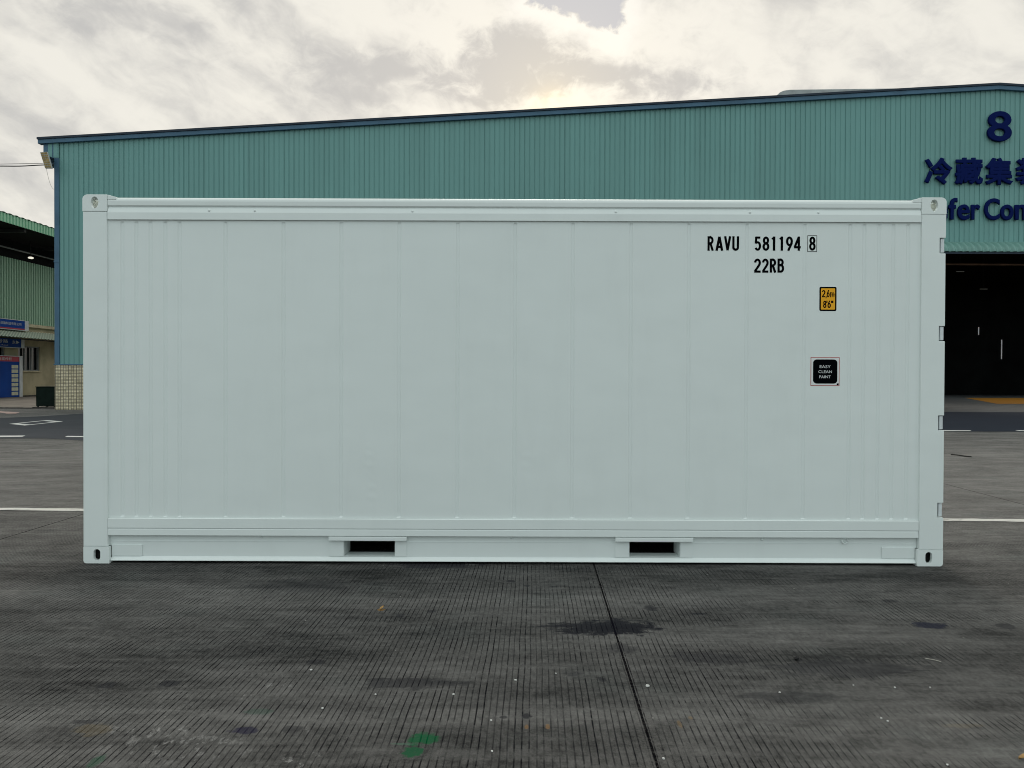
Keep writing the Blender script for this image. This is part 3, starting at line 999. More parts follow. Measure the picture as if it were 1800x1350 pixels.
obj('door_header', bx(u(CL - 0.15), u(CL - 0.01), dd(0.165), dd(CW - 0.165), CH - 0.12, CH - 0.012), P, ctn, 0.004)
obj('door_sill', bx(u(CL - 0.15), u(CL - 0.01), dd(0.189), dd(CW - 0.189), 0.02, 0.15), P, ctn, 0.004)
for k in range(2):
    ya, yb = (0.153, CW/2 - 0.006) if k == 0 else (CW/2 + 0.006, CW - 0.153)
    dr = obj('door', bx(u(CL - 0.10), u(CL - 0.045), dd(ya), dd(yb), 0.155, CH - 0.125), P, ctn, 0.006)
    for q in (0.30, 0.72):
        yy = dd(ya + (yb - ya)*q)
        obj('lock_rod', tube(bmesh.new(), [(u(CL - 0.022), yy, 0.06), (u(CL - 0.022), yy, CH - 0.05)], 0.017, 10), M['hinge'], dr, smooth=True)
        obj('lock_handle', bx(u(CL - 0.012), u(CL - 0.004), yy - 0.02, yy + 0.40, 1.08, 1.11), M['hinge'], dr, 0.002)


# --- painted lettering: narrow stroke letters
def arc(cx, cy, rx, ry, a0, a1, n=14):
    return [(cx + rx*math.cos(math.radians(a0 + (a1-a0)*i/n)), cy + ry*math.sin(math.radians(a0 + (a1-a0)*i/n))) for i in range(n+1)]


G = {
    'R': (0.44, [[(.075, 0), (.075, 1)], [(.075, .925), (.19, .925)] + arc(.19, .72, .165, .205, 90, -90) + [(.075, .515)], [(.20, .53), (.375, 0)]]),
    'A': (0.50, [[(.065, 0), (.25, .97)], [(.435, 0), (.25, .97)], [(.11, .27), (.39, .27)]]),
    'V': (0.46, [[(.065, 1), (.23, .03)], [(.395, 1), (.23, .03)]]),
    'U': (0.46, [[(.075, 1), (.075, .25)] + arc(.23, .235, .155, .16, 180, 360) + [(.385, .25), (.385, 1)]]),
    '5': (0.44, [[(.385, .925), (.075, .925)], [(.105, .985), (.078, .50)], [(.085, .545)] + arc(.205, .335, .16, .26, 105, -150)]),
    '8': (0.46, [arc(.23, .725, .135, .20, 0, 360, 24), arc(.23, .290, .155, .215, 0, 360, 24)]),
    '1': (0.20, [[(.125, 0), (.125, 1)], [(.125, .93), (.005, .80)]]),
    '9': (0.46, [arc(.23, .660, .155, .265, 0, 360, 24), [(.385, .66), (.370, .50), (.150, 0)]]),
    '4': (0.46, [[(.33, 0), (.33, 1)], [(.315, .94), (.055, .265)], [(.0, .245), (.46, .245)]]),
    '2': (0.47, [arc(.235, .70, .155, .225, 175, -25) + [(.30, .46), (.075, .10)], [(.02, .075), (.45, .075)]]),
    'B': (0.46, [[(.075, 0), (.075, 1)], [(.075, .925), (.21, .925)] + arc(.21, .735, .145, .19, 90, -90) + [(.075, .545)], [(.16, .54), (.22, .54)] + arc(.22, .3075, .165, .2325, 90, -90) + [(.075, .075)]]),
}
STK = [0]


def stroke(bm, pts, wd, fx, fz, d):
    """flat ribbon of constant width with mitred joints"""
    n = len(pts)
    closed = (abs(pts[0][0]-pts[-1][0]) + abs(pts[0][1]-pts[-1][1])) < 1e-6 and n > 4
    P2 = [Vector(p) for p in pts]
    L, R = [], []
    for i in range(n):
        a = P2[i-1] if i > 0 else (P2[n-2] if closed else None)
        b = P2[i+1] if i < n-1 else (P2[1] if closed else None)
        ds = []
        if a is not None:
            ds.append((P2[i]-a).normalized())
        if b is not None:
            ds.append((b-P2[i]).normalized())
        tn = sum(ds, Vector((0, 0))).normalized()
        nr = Vector((-tn.y, tn.x))
        k = 1.0/max(0.6, nr.dot(Vector((-ds[0].y, ds[0].x))))
        L.append(P2[i] + nr*wd/2*k)
        R.append(P2[i] - nr*wd/2*k)
    STK[0] += 1
    z = d - 0.00012*(STK[0] % 6)
    vl = [bm.verts.new((fx(p.x), z, fz(p.y))) for p in L]
    vr = [bm.verts.new((fx(p.x), z, fz(p.y))) for p in R]
    for i in range(n-1):
        bm.faces.new((vl[i], vl[i+1], vr[i+1], vr[i]))


def glyph(bm, ch, x0, x1, z0, z1, d):
    wd, strokes = G[ch]
    h = z1 - z0
    k = (x1 - x0)/(wd*h)
    for st in strokes:
        stroke(bm, st, 0.105 if ch == 'm' else 0.155, lambda a: x0 + a*h*k, lambda b: z0 + b*h, d)


FD = dd(0.0150)


def fx(px): return CX0 + (px - 146.0 + 0.0034*0)/250.3     # face metres from measured positions along the side
def fz(pz, x): return (993.0 + (x - 900)*0.0038 - pz)/250.4


def crop(cx, cy): return 1200 + cx*320/1271, 380 + cy*340/1350


def letters(name, items, y0, y1):
    bm = bmesh.new()
    for ch, a, b in items:
        xa, za = crop(a, y0)
        xb, zb = crop(b, y1)
        glyph(bm, ch, fx(xa), fx(xb), fz(zb, xa), fz(za, xa), FD)
    return obj(name, bm, M['decal'], ctn)


letters('owner_code', [('R', 175, 218), ('A', 231, 284), ('V', 291, 339), ('U', 348, 395)], 136, 237)
sn = letters('serial_number', [('5', 504, 549), ('8', 559, 607), ('1', 626, 648), ('1', 681, 702), ('9', 723, 771), ('4', 779, 826)], 138, 237)
cdg = letters('check_digit', [('8', 885, 930)], 139, 236)
xa, za = crop(873, 130)
xb, zb = crop(940, 245)
o_ = [(fx(xa), fz(zb, xa)), (fx(xb), fz(zb, xa)), (fx(xb), fz(za, xa)), (fx(xa), fz(za, xa))]
i_ = [(fx(xa) + .0035, fz(zb, xa) + .0035), (fx(xb) - .0035, fz(zb, xa) + .0035), (fx(xb) - .0035, fz(za, xa) - .0035), (fx(xa) + .0035, fz(za, xa) - .0035)]
obj('digit_box', prism([o_, i_], FD, FD + 0.0007), M['decal'], cdg)
letters('size_code', [('2', 500, 549), ('2', 556, 603), ('R', 611, 656), ('B', 665, 711)], 292, 390)


def frect(px0, px1, py0, py1): return fx(px0), fx(px1), fz(py1, px0), fz(py0, px0)


# amber height sticker
a = frect(1441.6, 1471.6, 503.2, 545.8)
hs = obj('height_sticker', prism([rrect(a[0], a[1], a[2], a[3], 0.010)], FD, FD + 0.0009), M['decal'], ctn)
obj('amber_field', prism([rrect(a[0] + .0105, a[1] - .0105, a[2] + .0105, a[3] - .0105, 0.004)], FD - 0.0006, FD - 0.0001), M['decal_yellow'], hs)
G['6'] = (0.46, [[(0.46 - a_, 1 - b_) for a_, b_ in st] for st in G['9'][1]])
G['m'] = (0.62, [[(.07, 0), (.07, .70)], [(.07, .50)] + arc(.19, .49, .12, .14, 180, 0) + [(.31, .49), (.31, 0)], [(.31, .50)] + arc(.43, .49, .12, .14, 180, 0) + [(.55, .49), (.55, 0)]])
G[','] = (0.16, [[(.10, .14), (.10, .02), (.03, -.14)]])
G["'"] = (0.10, [[(.05, 1.0), (.05, .68)]])
bm = bmesh.new()
for ch, xa_, xb_, ya_, yb_ in (('2', 976, 1001, 512, 562), (',', 1003, 1009, 512, 562), ('6', 1010, 1030, 512, 562), ('m', 1032, 1064, 512, 562),
                               ('8', 985, 1008, 586, 637), ("'", 1009, 1014, 586, 637), ('6', 1016, 1039, 586, 637), ("'", 1042, 1047, 586, 637), ("'", 1050, 1055, 586, 637)):
    p0, p1 = crop(xa_, ya_), crop(xb_, yb_)
    glyph(bm, ch, *frect(p0[0], p1[0], p0[1], p1[1]), FD - 0.0008)
obj('lettering', bm, M['decal'], hs)
# black square paint sticker with its red keyline
a = frect(1427.0, 1477.9, 627.0, 677.4)
ps = obj('paint_sticker', prism([[(a[0], a[2]), (a[1], a[2]), (a[1], a[3]), (a[0], a[3])]], FD, FD + 0.0009), M['decal_red'], ctn)
obj('white_margin', prism([[(a[0] + .004, a[2] + .004), (a[1] - .004, a[2] + .004), (a[1] - .004, a[3] - .004), (a[0] + .004, a[3] - .004)]], FD - 0.0005, FD - 0.0001), M['decal_white'], ps)
b = frect(1431.2, 1474.0, 631.0, 673.6)
bm = prism([rrect(b[0], b[1], b[2], b[3], 0.026, 8)], FD - 0.0010, FD - 0.0006)
box(bm, b[1] - 0.004, b[1] + 0.010, FD - 0.0010, FD - 0.0006, b[2] - 0.010, b[2] + 0.002)
obj('black_field', bm, M['decal'], ps)
bm = bmesh.new()
for s_, x0, x1, y0, y1 in (('EASY', 964, 1041, 1037, 1057), ('CLEAN', 956, 1050, 1073, 1092), ('PAINT', 962, 1042, 1109, 1128)):
    p0, p1 = crop(x0, y0), crop(x1, y1)
    text_bm(s_, *frect(p0[0], p1[0], p0[1], p1[1]), FD - 0.0015, bold=0.0, bm=bm)
obj('lettering', bm, M['decal_white'], ps)

# ================================================================== hall behind
WY = 29.30                                  # face of the gable wall
RX, RZ, EX, EZ = 18.38, 12.49, -17.97, 10.31   # ridge and left eave of the roof edge
SL = (RZ - EZ)/(RX - EX)
DX0, DX1, DZ = 14.55, 22.10, 6.08           # door opening


def roofz(x): return RZ - SL*abs(x - RX)


hall = thing('warehouse', 'wide teal corrugated warehouse with blue trim and an open door behind the container', 'warehouse', (RX, WY, 0))


def ribbed(x0, x1, z0f, z1f, y, pitch=0.19, depth=0.021, jitter=True, to3=None):
    """profiled sheet: broad flats with narrow valleys, height given by functions of x"""
    to3 = to3 or (lambda a, d, z: (a, y + d, z))
    bm = bmesh.new()
    prof = []
    n = int(round((x1 - x0)/pitch))
    p = (x1 - x0)/n
    for i in range(n):
        a = x0 + i*p
        dp = depth
        wv = 0.42 if not jitter else 0.15
        if jitter:
            dp = depth*random.uniform(0.75, 1.1) if i % 4 else depth*1.25
            wv = random.uniform(0.12, 0.18)
        prof += [(a, 0.0), (a + p*(0.89 - wv), 0.0), (a + p*(0.95 - wv), dp), (a + p*0.93, dp)]
    prof.append((x1, 0.0))
    lo = [bm.verts.new(to3(a, d, z0f(a))) for a, d in prof]
    hi = [bm.verts.new(to3(a, d, z1f(a))) for a, d in prof]
    for i in range(len(prof) - 1):
        bm.faces.new((lo[i], lo[i+1], hi[i+1], hi[i]))
    return bm


bm = bmesh.new()
rz = lambda x: roofz(x) - 0.16
for a in ((-17.22, DX0, lambda x: 1.735, rz), (DX0, DX1, lambda x: DZ, rz), (DX1, 54.2, lambda x: 1.735, rz)):
    part = ribbed(a[0], a[1], a[2], a[3], WY)
    me_ = bpy.data.meshes.new('tmp')
    part.to_mesh(me_)
    part.free()
    bm.from_mesh(me_)
    bpy.data.meshes.remove(me_)
gw = obj('gable_wall', bm, M['teal'], hall)
# dark lining so no light leaks through the sheet
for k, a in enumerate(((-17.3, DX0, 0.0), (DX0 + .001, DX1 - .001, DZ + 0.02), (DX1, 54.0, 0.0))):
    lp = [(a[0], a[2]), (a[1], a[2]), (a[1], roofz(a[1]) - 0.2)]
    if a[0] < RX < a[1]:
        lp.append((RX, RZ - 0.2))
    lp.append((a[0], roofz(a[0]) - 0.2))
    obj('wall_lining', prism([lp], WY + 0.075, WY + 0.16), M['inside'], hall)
# tiled base
for a, b in ((-17.40, DX0), (DX1, 54.2)):
    obj('tiled_base', bx(a, b, WY - 0.035, WY + 0.070, 0.0, 1.70), M['tile'], hall, 0.006)
# blue trims
bm = bmesh.new()
box(bm, -17.40, -17.225, WY - 0.045, WY + 0.09, 1.745, 9.56)
box(bm, -17.42, -17.215, WY - 0.055, WY - 0.0455, 5.60, 5.66)
obj('corner_trim', bm, M['blue'], hall, 0.01)
obj('sill_trim', bx(-17.43, DX0, WY - 0.060, WY + 0.06, 1.702, 1.743), M['blue'], hall, 0.006)
# eave box that sails past the corner
bm = prism([[(-17.818, 9.555), (-17.402, 9.555), (-17.402, 10.16), (-17.818, 10.13)]], WY - 0.03, WY + 0.5)
obj('eave_box', bm, M['blue'], hall, 0.008)
bm = ribbed(-17.64, -17.222, lambda x: 9.57, rz, WY - 0.035, depth=0.02)
obj('eave_sheet', bm, M['teal'], hall)
obj('gutter', bx(-18.05, -17.60, WY + 0.5, WY + 32, 9.45, 9.70), M['blue'], hall)
KX0, KX1, KY0, KY1 = 20.5, 46.0, 31.5, 51.0  # edges of the added roof opening, cut to let light in
# verge flashing with its dark cap
for sx in (-1, 1):
    xe = EX if sx < 0 else 2*RX - EX
    lp = [(xe, EZ - 0.235), (RX, RZ - 0.235), (RX, RZ - 0.082), (xe, EZ - 0.082)]
    obj('verge_flashing', prism([lp], WY - 0.13, WY + 0.10), M['blue'], hall, 0.006)
    lp = [(xe - 0.02*-sx, EZ - 0.0815), (RX, RZ - 0.0815), (RX, RZ), (xe - 0.02*-sx, EZ)]
    obj('verge_cap', prism([lp], WY - 0.17, WY + 0.30), M['navy_cap'], hall, 0.006)
    lp = [(xe, EZ - 0.14), (RX, RZ - 0.14), (RX, RZ - 0.03), (xe, EZ - 0.03)]
    if sx < 0:
        obj('roof', prism([lp], WY + 0.305, WY + 32.5), M['roof'], hall)
    else:
        bm = bmesh.new()
        for xa, xb, ya, yb in ((RX + 0.002, KX0, WY + 0.305, WY + 32.5), (KX1, xe, WY + 0.305, WY + 32.5), (KX0 + 0.001, KX1 - 0.001, WY + 0.305, KY0), (KX0 + 0.001, KX1 - 0.001, KY1, WY + 32.5)):
            extrude_loops(bm, [[(xa, roofz(xa) - 0.14), (xb, roofz(xb) - 0.14), (xb, roofz(xb) - 0.03), (xa, roofz(xa) - 0.03)]], XZ, ya, yb)
        obj('roof', bm, M['roof'], hall)
# side and back walls
obj('side_wall', bx(-17.39, -17.31, WY + 0.17, WY + 32.3, 0, 9.9), M['teal'], hall)
obj('side_wall', bx(54.05, 54.15, WY + 0.17, WY + 32.3, 0, 9.9), M['teal'], hall)
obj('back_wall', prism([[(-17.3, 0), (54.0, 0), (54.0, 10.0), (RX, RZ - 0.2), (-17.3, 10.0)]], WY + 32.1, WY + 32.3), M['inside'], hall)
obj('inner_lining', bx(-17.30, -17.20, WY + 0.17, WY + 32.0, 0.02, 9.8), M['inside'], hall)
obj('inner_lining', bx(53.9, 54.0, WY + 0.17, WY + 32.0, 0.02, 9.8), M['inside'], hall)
# ceiling and roof leave an added opening, out of view, to light the painted floor
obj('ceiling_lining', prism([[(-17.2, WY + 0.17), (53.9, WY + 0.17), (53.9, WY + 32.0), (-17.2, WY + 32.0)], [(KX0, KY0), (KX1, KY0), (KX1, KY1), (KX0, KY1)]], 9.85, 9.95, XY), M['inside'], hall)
# rail across the door head inside
obj('door_beam', bx(DX0 + 0.01, DX1 - 0.01, WY + 0.5, WY + 0.56, 5.70, 5.76), M['rust'], hall)
# door frame reveals
bm = bmesh.new()
box(bm, DX0 - 0.09, DX0 - 0.001, WY - 0.02, WY + 0.3, 1.75, DZ)
obj('door_jamb', bm, M['blue'], hall)
obj('door_jamb', bx(DX1 + 0.001, DX1 + 0.09, WY - 0.02, WY + 0.3, 1.75, DZ), M['blue'], hall)
# curved corrugated hood over the door
bm = bmesh.new()
cx0, cx1 = DX0 - 0.5, DX1 + 0.5
n = int((cx1 - cx0)/0.030)
arcp = [(WY - 0.01 - 0.80*math.sin(math.radians(a)), 6.02 + 0.42*math.cos(math.radians(a))) for a in range(0, 91, 9)]
rows = []
for i in range(n + 1):
    x = cx0 + (cx1 - cx0)*i/n
    w_ = 0.055*math.cos(2*PI*(x - cx0)/0.252)
    rows.append([bm.verts.new((x, yy - w_*math.sin(math.radians(9*k))*1.0, zz + w_*math.cos(math.radians(9*k)))) for k, (yy, zz) in enumerate(arcp)])
for a, b in zip(rows, rows[1:]):
    for k in range(len(arcp) - 1):
        bm.faces.new((a[k], b[k], b[k+1], a[k+1]))
obj('door_hood', bm, M['teal_canopy'], hall, smooth=True)
obj('hood_edge', bx(cx0, cx1, WY - 0.80, WY - 0.77, 5.93, 5.985), M['navy_cap'], hall)
# roof-light hump seen over the roof edge
bm = bmesh.new()
lp = []
zt = [(9.9, 11.9), (10.02, 12.03), (10.12, 12.13), (10.28, 12.205), (10.5, 12.24), (14.2, 12.30), (15.2, 12.32), (15.2, 11.9)]
zt = [(x*1.016, z + 0.19) for x, z in zt]
extrude_loops(bm, [zt], XZ, WY + 0.45, WY + 4.5)
obj('roof_ventilator', bm, M['vent'], hall, 0.03)


# ---- letters on the gable
def sign_letters(t, text_items, mtl, bold, thick, partname):
    for ch, x0, x1, z0, z1 in text_items:
        bm = solid_text(ch, x0, x1, z0, z1, WY - 0.035, thick, bold)
        obj(partname, bm, mtl, t)


t8 = thing('number_sign', 'big navy blue raised figure 8 high under the roof peak of the teal warehouse', 'sign', (18.41, WY - 0.035, 10.29))
sign_letters(t8, [('8', 17.955, 18.873, 10.29, 11.433)], M['navy_letter'], 0.016, 0.10, 'numeral')
tc_ = thing('lettering_sign', 'row of raised navy Chinese characters on the teal wall below the figure 8', 'sign', (18.4, WY - 0.035, 8.66))
items = []
for i, ch in enumerate('冷藏集装箱'):
    x0 = 15.594 + 1.145*i
    items.append((ch, x0, x0 + 1.065, 8.655, 9.675))
sign_letters(tc_, items, M['navy_letter'], 0.034, 0.10, 'character')
te = thing('lettering_sign', 'row of raised navy English letters below the Chinese characters, partly hidden by the white container', 'sign', (18.0, WY - 0.035, 7.33))
CA, XH = 8.145, 7.91
eng = [('f', 16.511, 16.843, 7.335, 8.155), ('e', 16.855, 17.315, 7.318, XH), ('r', 17.372, 17.706, 7.335, XH), ('C', 17.871, 18.448, 7.32, CA),
       ('o', 18.485, 18.967, 7.318, XH), ('n', 19.026, 19.47, 7.335, XH), ('t', 19.51, 19.82, 7.325, 8.06), ('a', 19.86, 20.30, 7.318, XH),
       ('i', 20.36, 20.51, 7.335, 8.14), ('n', 20.58, 21.02, 7.335, XH), ('e', 21.07, 21.53, 7.318, XH), ('r', 21.59, 21.92, 7.335, XH),
       ('e', 16.02, 16.48, 7.318, XH), ('e', 15.52, 15.98, 7.318, XH), ('R', 14.92, 15.48, 7.335, 8.05)]
sign_letters(te, eng, M['navy_letter'], 0.022, 0.10, 'letter')

# ---- solar flood lamp on the corner
lamp = thing('flood_lamp', 'slanted amber-celled solar flood lamp on a dark arm at the warehouse corner', 'lamp', (-17.40, WY, 9.30))
# panel: a slab leaning in its own plane
c0, c1, c2, c3 = Vector((-17.72, 28.9, 9.67)), Vector((-17.445, 28.9, 9.69)), Vector((-17.194, 28.9, 9.04)), Vector((-17.46, 28.9, 9.04))


def lpt(a, b, d): return c0.lerp(c1, a).lerp(c3.lerp(c2, a), b) + Vector((0, d - 0.12*b, 0))


bm = bmesh.new()
vs = [bm.verts.new(lpt(a, b, d)) for d in (0, 0.07) for a, b in ((0, 0), (1, 0), (1, 1), (0, 1))]
for f in ((0, 1, 2, 3), (7, 6, 5, 4), (0, 4, 5, 1), (1, 5, 6, 2), (2, 6, 7, 3), (3, 7, 4, 0)):
    bm.faces.new([vs[i] for i in f])
obj('case', bm, M['lamp_case'], lamp, 0.008)
bm = bmesh.new()
for i in range(2):
    for j in range(7):
        a0, a1 = 0.07 + i*0.45, 0.07 + i*0.45 + 0.41
        b0, b1 = 0.03 + j*0.137, 0.03 + j*0.137 + 0.112
        q = [bm.verts.new(lpt(a, b, d)) for d in (-0.006, -0.001) for a, b in ((a0, b0), (a1, b0), (a1, b1), (a0, b1))]
        for f in ((0, 1, 2, 3), (7, 6, 5, 4), (0, 4, 5, 1), (1, 5, 6, 2), (2, 6, 7, 3), (3, 7, 4, 0)):
            bm.faces.new([q[k] for k in f])
obj('cells', bm, M['cell'], lamp)
bm = bmesh.new()
box(bm, -17.62, -17.405, 28.99, 29.25, 9.47, 9.545)
box(bm, -17.60, -17.42, 29.0, 29.20, 9.33, 9.46)
obj('arm', bm, M['navy_cap'], lamp, 0.01)
bm = bmesh.new()
tube(bm, [(-17.43 + 0.02*(s_**2.2), 28.82 + 0.44*s_, 9.04 - 0.67*(1 - (1 - s_)**2.0)) for s_ in [i/14 for i in range(15)]], 0.006, 6)
obj('lead', bm, M['cable_pale'], lamp, smooth=True)

# ---- overhead cables from the corner to the left
for za, zb, sag, r, m_, lb in ((9.30, 9.36, 0.05, 0.020, 'cable', 'thick black overhead cable running left from the warehouse corner, lower of two'),
                               (9.37, 9.40, 0.02, 0.009, 'cable', 'thin overhead wire just above the thick black cable')):
    pts = []
    for i in range(40):
        s_ = i/39
        pts.append((-17.41 - 9.0*s_, 29.28 + 0.6*s_, za + (zb - za)*s_ - sag*4*s_*(1 - s_) + (0.010*math.sin(s_*31) if r > 0.015 else 0)))
    tagp(obj('overhead_cable', tube(bmesh.new(), pts, r, 6), M[m_], smooth=True), lb, 'cable')

# ---- lights and slits of light deep in the hall
ti = (('vertical_strip', 'short upright sliver of light in the dark doorway', 1719.8, 575, 589, 44.0),
      ('vertical_strip', 'long upright sliver of light in the dark doorway', 1760.5, 597, 631, 44.0))
for nm, lb, px_, pa, pb, yy in ti:
    x = (px_ - 900)/1352*yy
    z0 = 1.325 - (pb - 665)/1352*yy
    z1 = 1.325 - (pa - 665)/1352*yy
    tagp(obj('light_gap', bx(x - 0.016, x + 0.016, yy, yy + 0.05, z0, z1), M['tube'], origin=(x, yy, z0)), lb, 'light')  # glowing slab in place of a gap that lets light through
for x, yy, z, lb in ((26.6, 48.0, 8.0, 'dim tube lamp under the hall roof beside the container edge'), (27.9, 48.0, 7.95, 'dim tube lamp under the hall roof, second from the container edge'),
                     (30.6, 50.0, 7.10, 'dim tube lamp lower down in the dark hall')):
    tl = thing('ceiling_lamp', lb, 'lamp', (x, yy, z))
    obj('tube', bx(x - 0.24, x + 0.24, yy - 0.03, yy + 0.03, z, z + 0.04), mat('dim_tube', (0.04, 0.04, 0.036), 0.6, emit=(0.8, 0.78, 0.6), estr=0.018), tl)
    obj('rod', bx(x - 0.003, x + 0.003, yy - 0.003, yy + 0.003, z + 0.041, 9.84), M['inside'], tl)

# ================================================================== building across the lane on the left
LX = -29.40
fac = thing('factory_building', 'pale green corrugated factory with deep dark eave and beige ground floor across the lane', 'building', (LX, 46, 0))
YA, YB = 28.0, 95.0
bm = ribbed(YA, YB, lambda a: 4.42, lambda a: 8.17, 0, pitch=0.23, depth=0.13, jitter=False, to3=lambda a, d, z: (LX - d, a, z))
obj('upper_wall', bm, M['green'], fac)
obj('wall_lining', bx(LX - 0.4, LX - 0.09, YA, YB, 4.3, 9.2), M['soffit'], fac)
obj('wall_ledge', bx(LX - 0.08, LX + 0.16, YA, YB, 4.215, 4.40), M['beige_ledge'], fac, 0.01)
WYA, WYB, WZA, WZB = 45.80, 47.90, 1.57, 3.06
obj('ground_floor_wall', prism([[(YA, 0.0), (YB, 0.0), (YB, 4.21), (YA, 4.21)], [(WYA, WZA), (WYB, WZA), (WYB, WZB), (WYA, WZB)],
                                [(41.2, WZA), (44.6, WZA), (44.6, WZB), (41.2, WZB)]], LX - 0.3, LX, YZ), M['beige'], fac)
for a, b, nm in ((WYA, WYB, 3), (41.2, 44.6, 4)):
    lps = [[(a, WZA), (b, WZA), (b, WZB), (a, WZB)]]
    for k in range(nm):
        w0 = a + 0.05 + (b - a - 0.1)/nm*k
        w1 = a + 0.05 + (b - a - 0.1)/nm*(k + 1)
        lps.append([(w0 + 0.04, WZA + 0.06), (w1 - 0.04, WZA + 0.06), (w1 - 0.04, WZB - 0.06), (w0 + 0.04, WZB - 0.06)])
    wf = obj('window', prism(lps, LX - 0.16, LX - 0.06, YZ), M['alu'], fac)
    obj('pane', bx(LX - 0.26, LX - 0.20, a + 0.01, b - 0.01, WZA + 0.01, WZB - 0.01), M['glass'], wf)
    obj('sill', bx(LX + 0.001, LX + 0.07, a - 0.05, b + 0.05, WZA - 0.06, WZA - 0.005), M['beige_ledge'], wf)
# plinth shadow gap
obj('plinth_shadow_gap', bx(LX + 0.002, LX + 0.03, YA, YB, 0.008, 0.09), M['kerb'], fac)
# corrugated awning above the windows
bm = bmesh.new()
rows = []
n = int((60 - YA)/0.041)
for i in range(n + 1):
    y = YA + (60 - YA)*i/n
    w_ = 0.026*math.cos(2*PI*(y - YA)/0.33)
    rows.append([bm.verts.new((LX + 0.02 + 1.15*s_, y, 3.95 - 0.48*s_ + w_)) for s_ in (0, 0.5, 1.0)])
for a, b in zip(rows, rows[1:]):
    for k in range(2):
        bm.faces.new((a[k], b[k], b[k+1], a[k+1]))
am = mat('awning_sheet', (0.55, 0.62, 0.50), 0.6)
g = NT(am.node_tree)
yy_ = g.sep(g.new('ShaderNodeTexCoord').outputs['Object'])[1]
cs = g.m('COSINE', g.mul(g.sub(g.add(yy_, 46.0), YA), 2*PI/0.33))      # valleys darker: dirt, with the ribs' shading put into the colour
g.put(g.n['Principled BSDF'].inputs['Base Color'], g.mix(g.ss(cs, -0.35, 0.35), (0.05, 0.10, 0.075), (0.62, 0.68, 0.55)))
aw = obj('awning', bm, am, fac, smooth=True)
obj('awning_edge', bx(LX + 1.13, LX + 1.16, YA, 60, 3.36, 3.42), M['soffit'], aw)
# roof with green fascia and dark underside
bm = ribbed(YA - 1, YB + 1, lambda a: 9.28, lambda a: 9.745, 0, pitch=0.26, depth=0.05, jitter=False, to3=lambda a, d, z: (-26.40 - d, a, z))
obj('fascia', bm, M['green_fascia'], fac)
bm = bmesh.new()
rows = []
n = int((YB - YA + 2)/0.09)
for i in range(n + 1):
    y = YA - 1 + (YB - YA + 2)*i/n
    w_ = 0.022*math.cos(2*PI*(y - YA)/0.52)
    rows.append([bm.verts.new((-26.37, y, 9.775 + w_)), bm.verts.new((-50, y, 11.6 + w_))])
for a, b in zip(rows, rows[1:]):
    bm.faces.new((a[0], b[0], b[1], a[1]))
obj('roof', bm, M['green_fascia'], fac)
obj('soffit', prism([[(-26.47, 9.30), (-26.47, 9.72), (-49.5, 11.5), (-49.5, 9.30)]], YA - 0.9, YB + 0.9, lambda a, z, d: (a, d, z)), M['soffit'], fac)
obj('eave_pipe', tube(bmesh.new(), [(LX + 0.25, YA, 8.66), (LX + 0.25, YB, 8.66)], 0.045, 8), M['alu'], fac)
obj('end_wall', bx(-49, LX - 0.41, YA + 0.1, YA + 0.3, 0, 9.28), M['green'], fac)
for y in range(30, 94, 6):
    bm = bmesh.new()
    box(bm, LX + 0.05, -26.6, y, y + 0.14, 9.10, 9.27)
    obj('eave_bracket', bm, M['steel_dark'], fac)
el_ = thing('eave_lamp', 'small lit lamp hanging under the dark eave of the factory', 'lamp', (LX + 0.7, 46.6, 8.30))
bm = bmesh.new()
bmesh.ops.create_uvsphere(bm, u_segments=16, v_segments=8, radius=0.15, matrix=Matrix.Translation((LX + 0.7, 45.9, 8.30)) @ Matrix.Diagonal((1, 1.1, 0.45, 1)))
obj('lamp_glass', bm, M['lamp_lit'], el_, smooth=True)
obj('hanger', bx(LX + 0.69, LX + 0.71, 45.89, 45.91, 8.41, 9.3), M['steel_dark'], el_)


def TW(d0):                                  # flat text standing on the factory wall, facing the yard
    return lambda a, z, d: (LX + d0 - d, a, z)


def wall_sign(name, label, y0, y1, z0, z1, x0, x1, cap):
    s_ = thing(name, label, 'sign', (x0, (y0 + y1)/2, z0))
    obj('sign_box', bx(x0, x1, y0, y1 - cap, z0, z1), M['sign_blue'], s_)
    obj('end_frame', bx(x0, x1 + 0.02, y1 - cap + 0.001, y1, z0 - 0.02, z1 + 0.02), M['sign_white'], s_)
    bm = bmesh.new()
    box(bm, x0, x1 + 0.015, y0, y1 - cap, z1 + 0.001, z1 + 0.035)
    box(bm, x0, x1 + 0.015, y0, y1 - cap, z0 - 0.035, z0 - 0.001)
    obj('edge_frame', bm, M['sign_white'], s_)
    return s_


s1 = wall_sign('company_sign', 'long blue sign board with white characters and red strip above the awning', 36.0, 46.23, 3.98, 4.52, LX + 0.18, LX + 0.34, 0.35)
obj('red_strip', bx(LX + 0.341, LX + 0.355, 36.0, 45.86, 3.985, 4.06), M['sign_red'], s1)
obj('lettering', text_bm('冷藏集装箱制造有限公司', 43.0, 45.55, 4.22, 4.38, 0, TW(0.346)), M['sign_white'], s1)
s2 = wall_sign('road_sign', 'blue street sign with white characters and an arrow under the awning', 38.5, 45.83, 2.93, 3.42, LX + 0.18, LX + 0.34, 0.30)
bm = text_bm('八号路', 43.0, 44.35, 3.16, 3.37, 0, TW(0.346), bold=0.01)
text_bm('东', 44.72, 45.02, 3.13, 3.33, 0, TW(0.346), bold=0.01, bm=bm)
text_bm('Bahao Road', 43.0, 44.35, 3.0, 3.075, 0, TW(0.346), bm=bm)
f_ = [bm.verts.new((LX + 0.346, a, b)) for a, b in ((45.08, 3.12), (45.38, 3.23), (45.08, 3.34))]
bm.faces.new(f_)
obj('lettering', bm, M['sign_white'], s2)

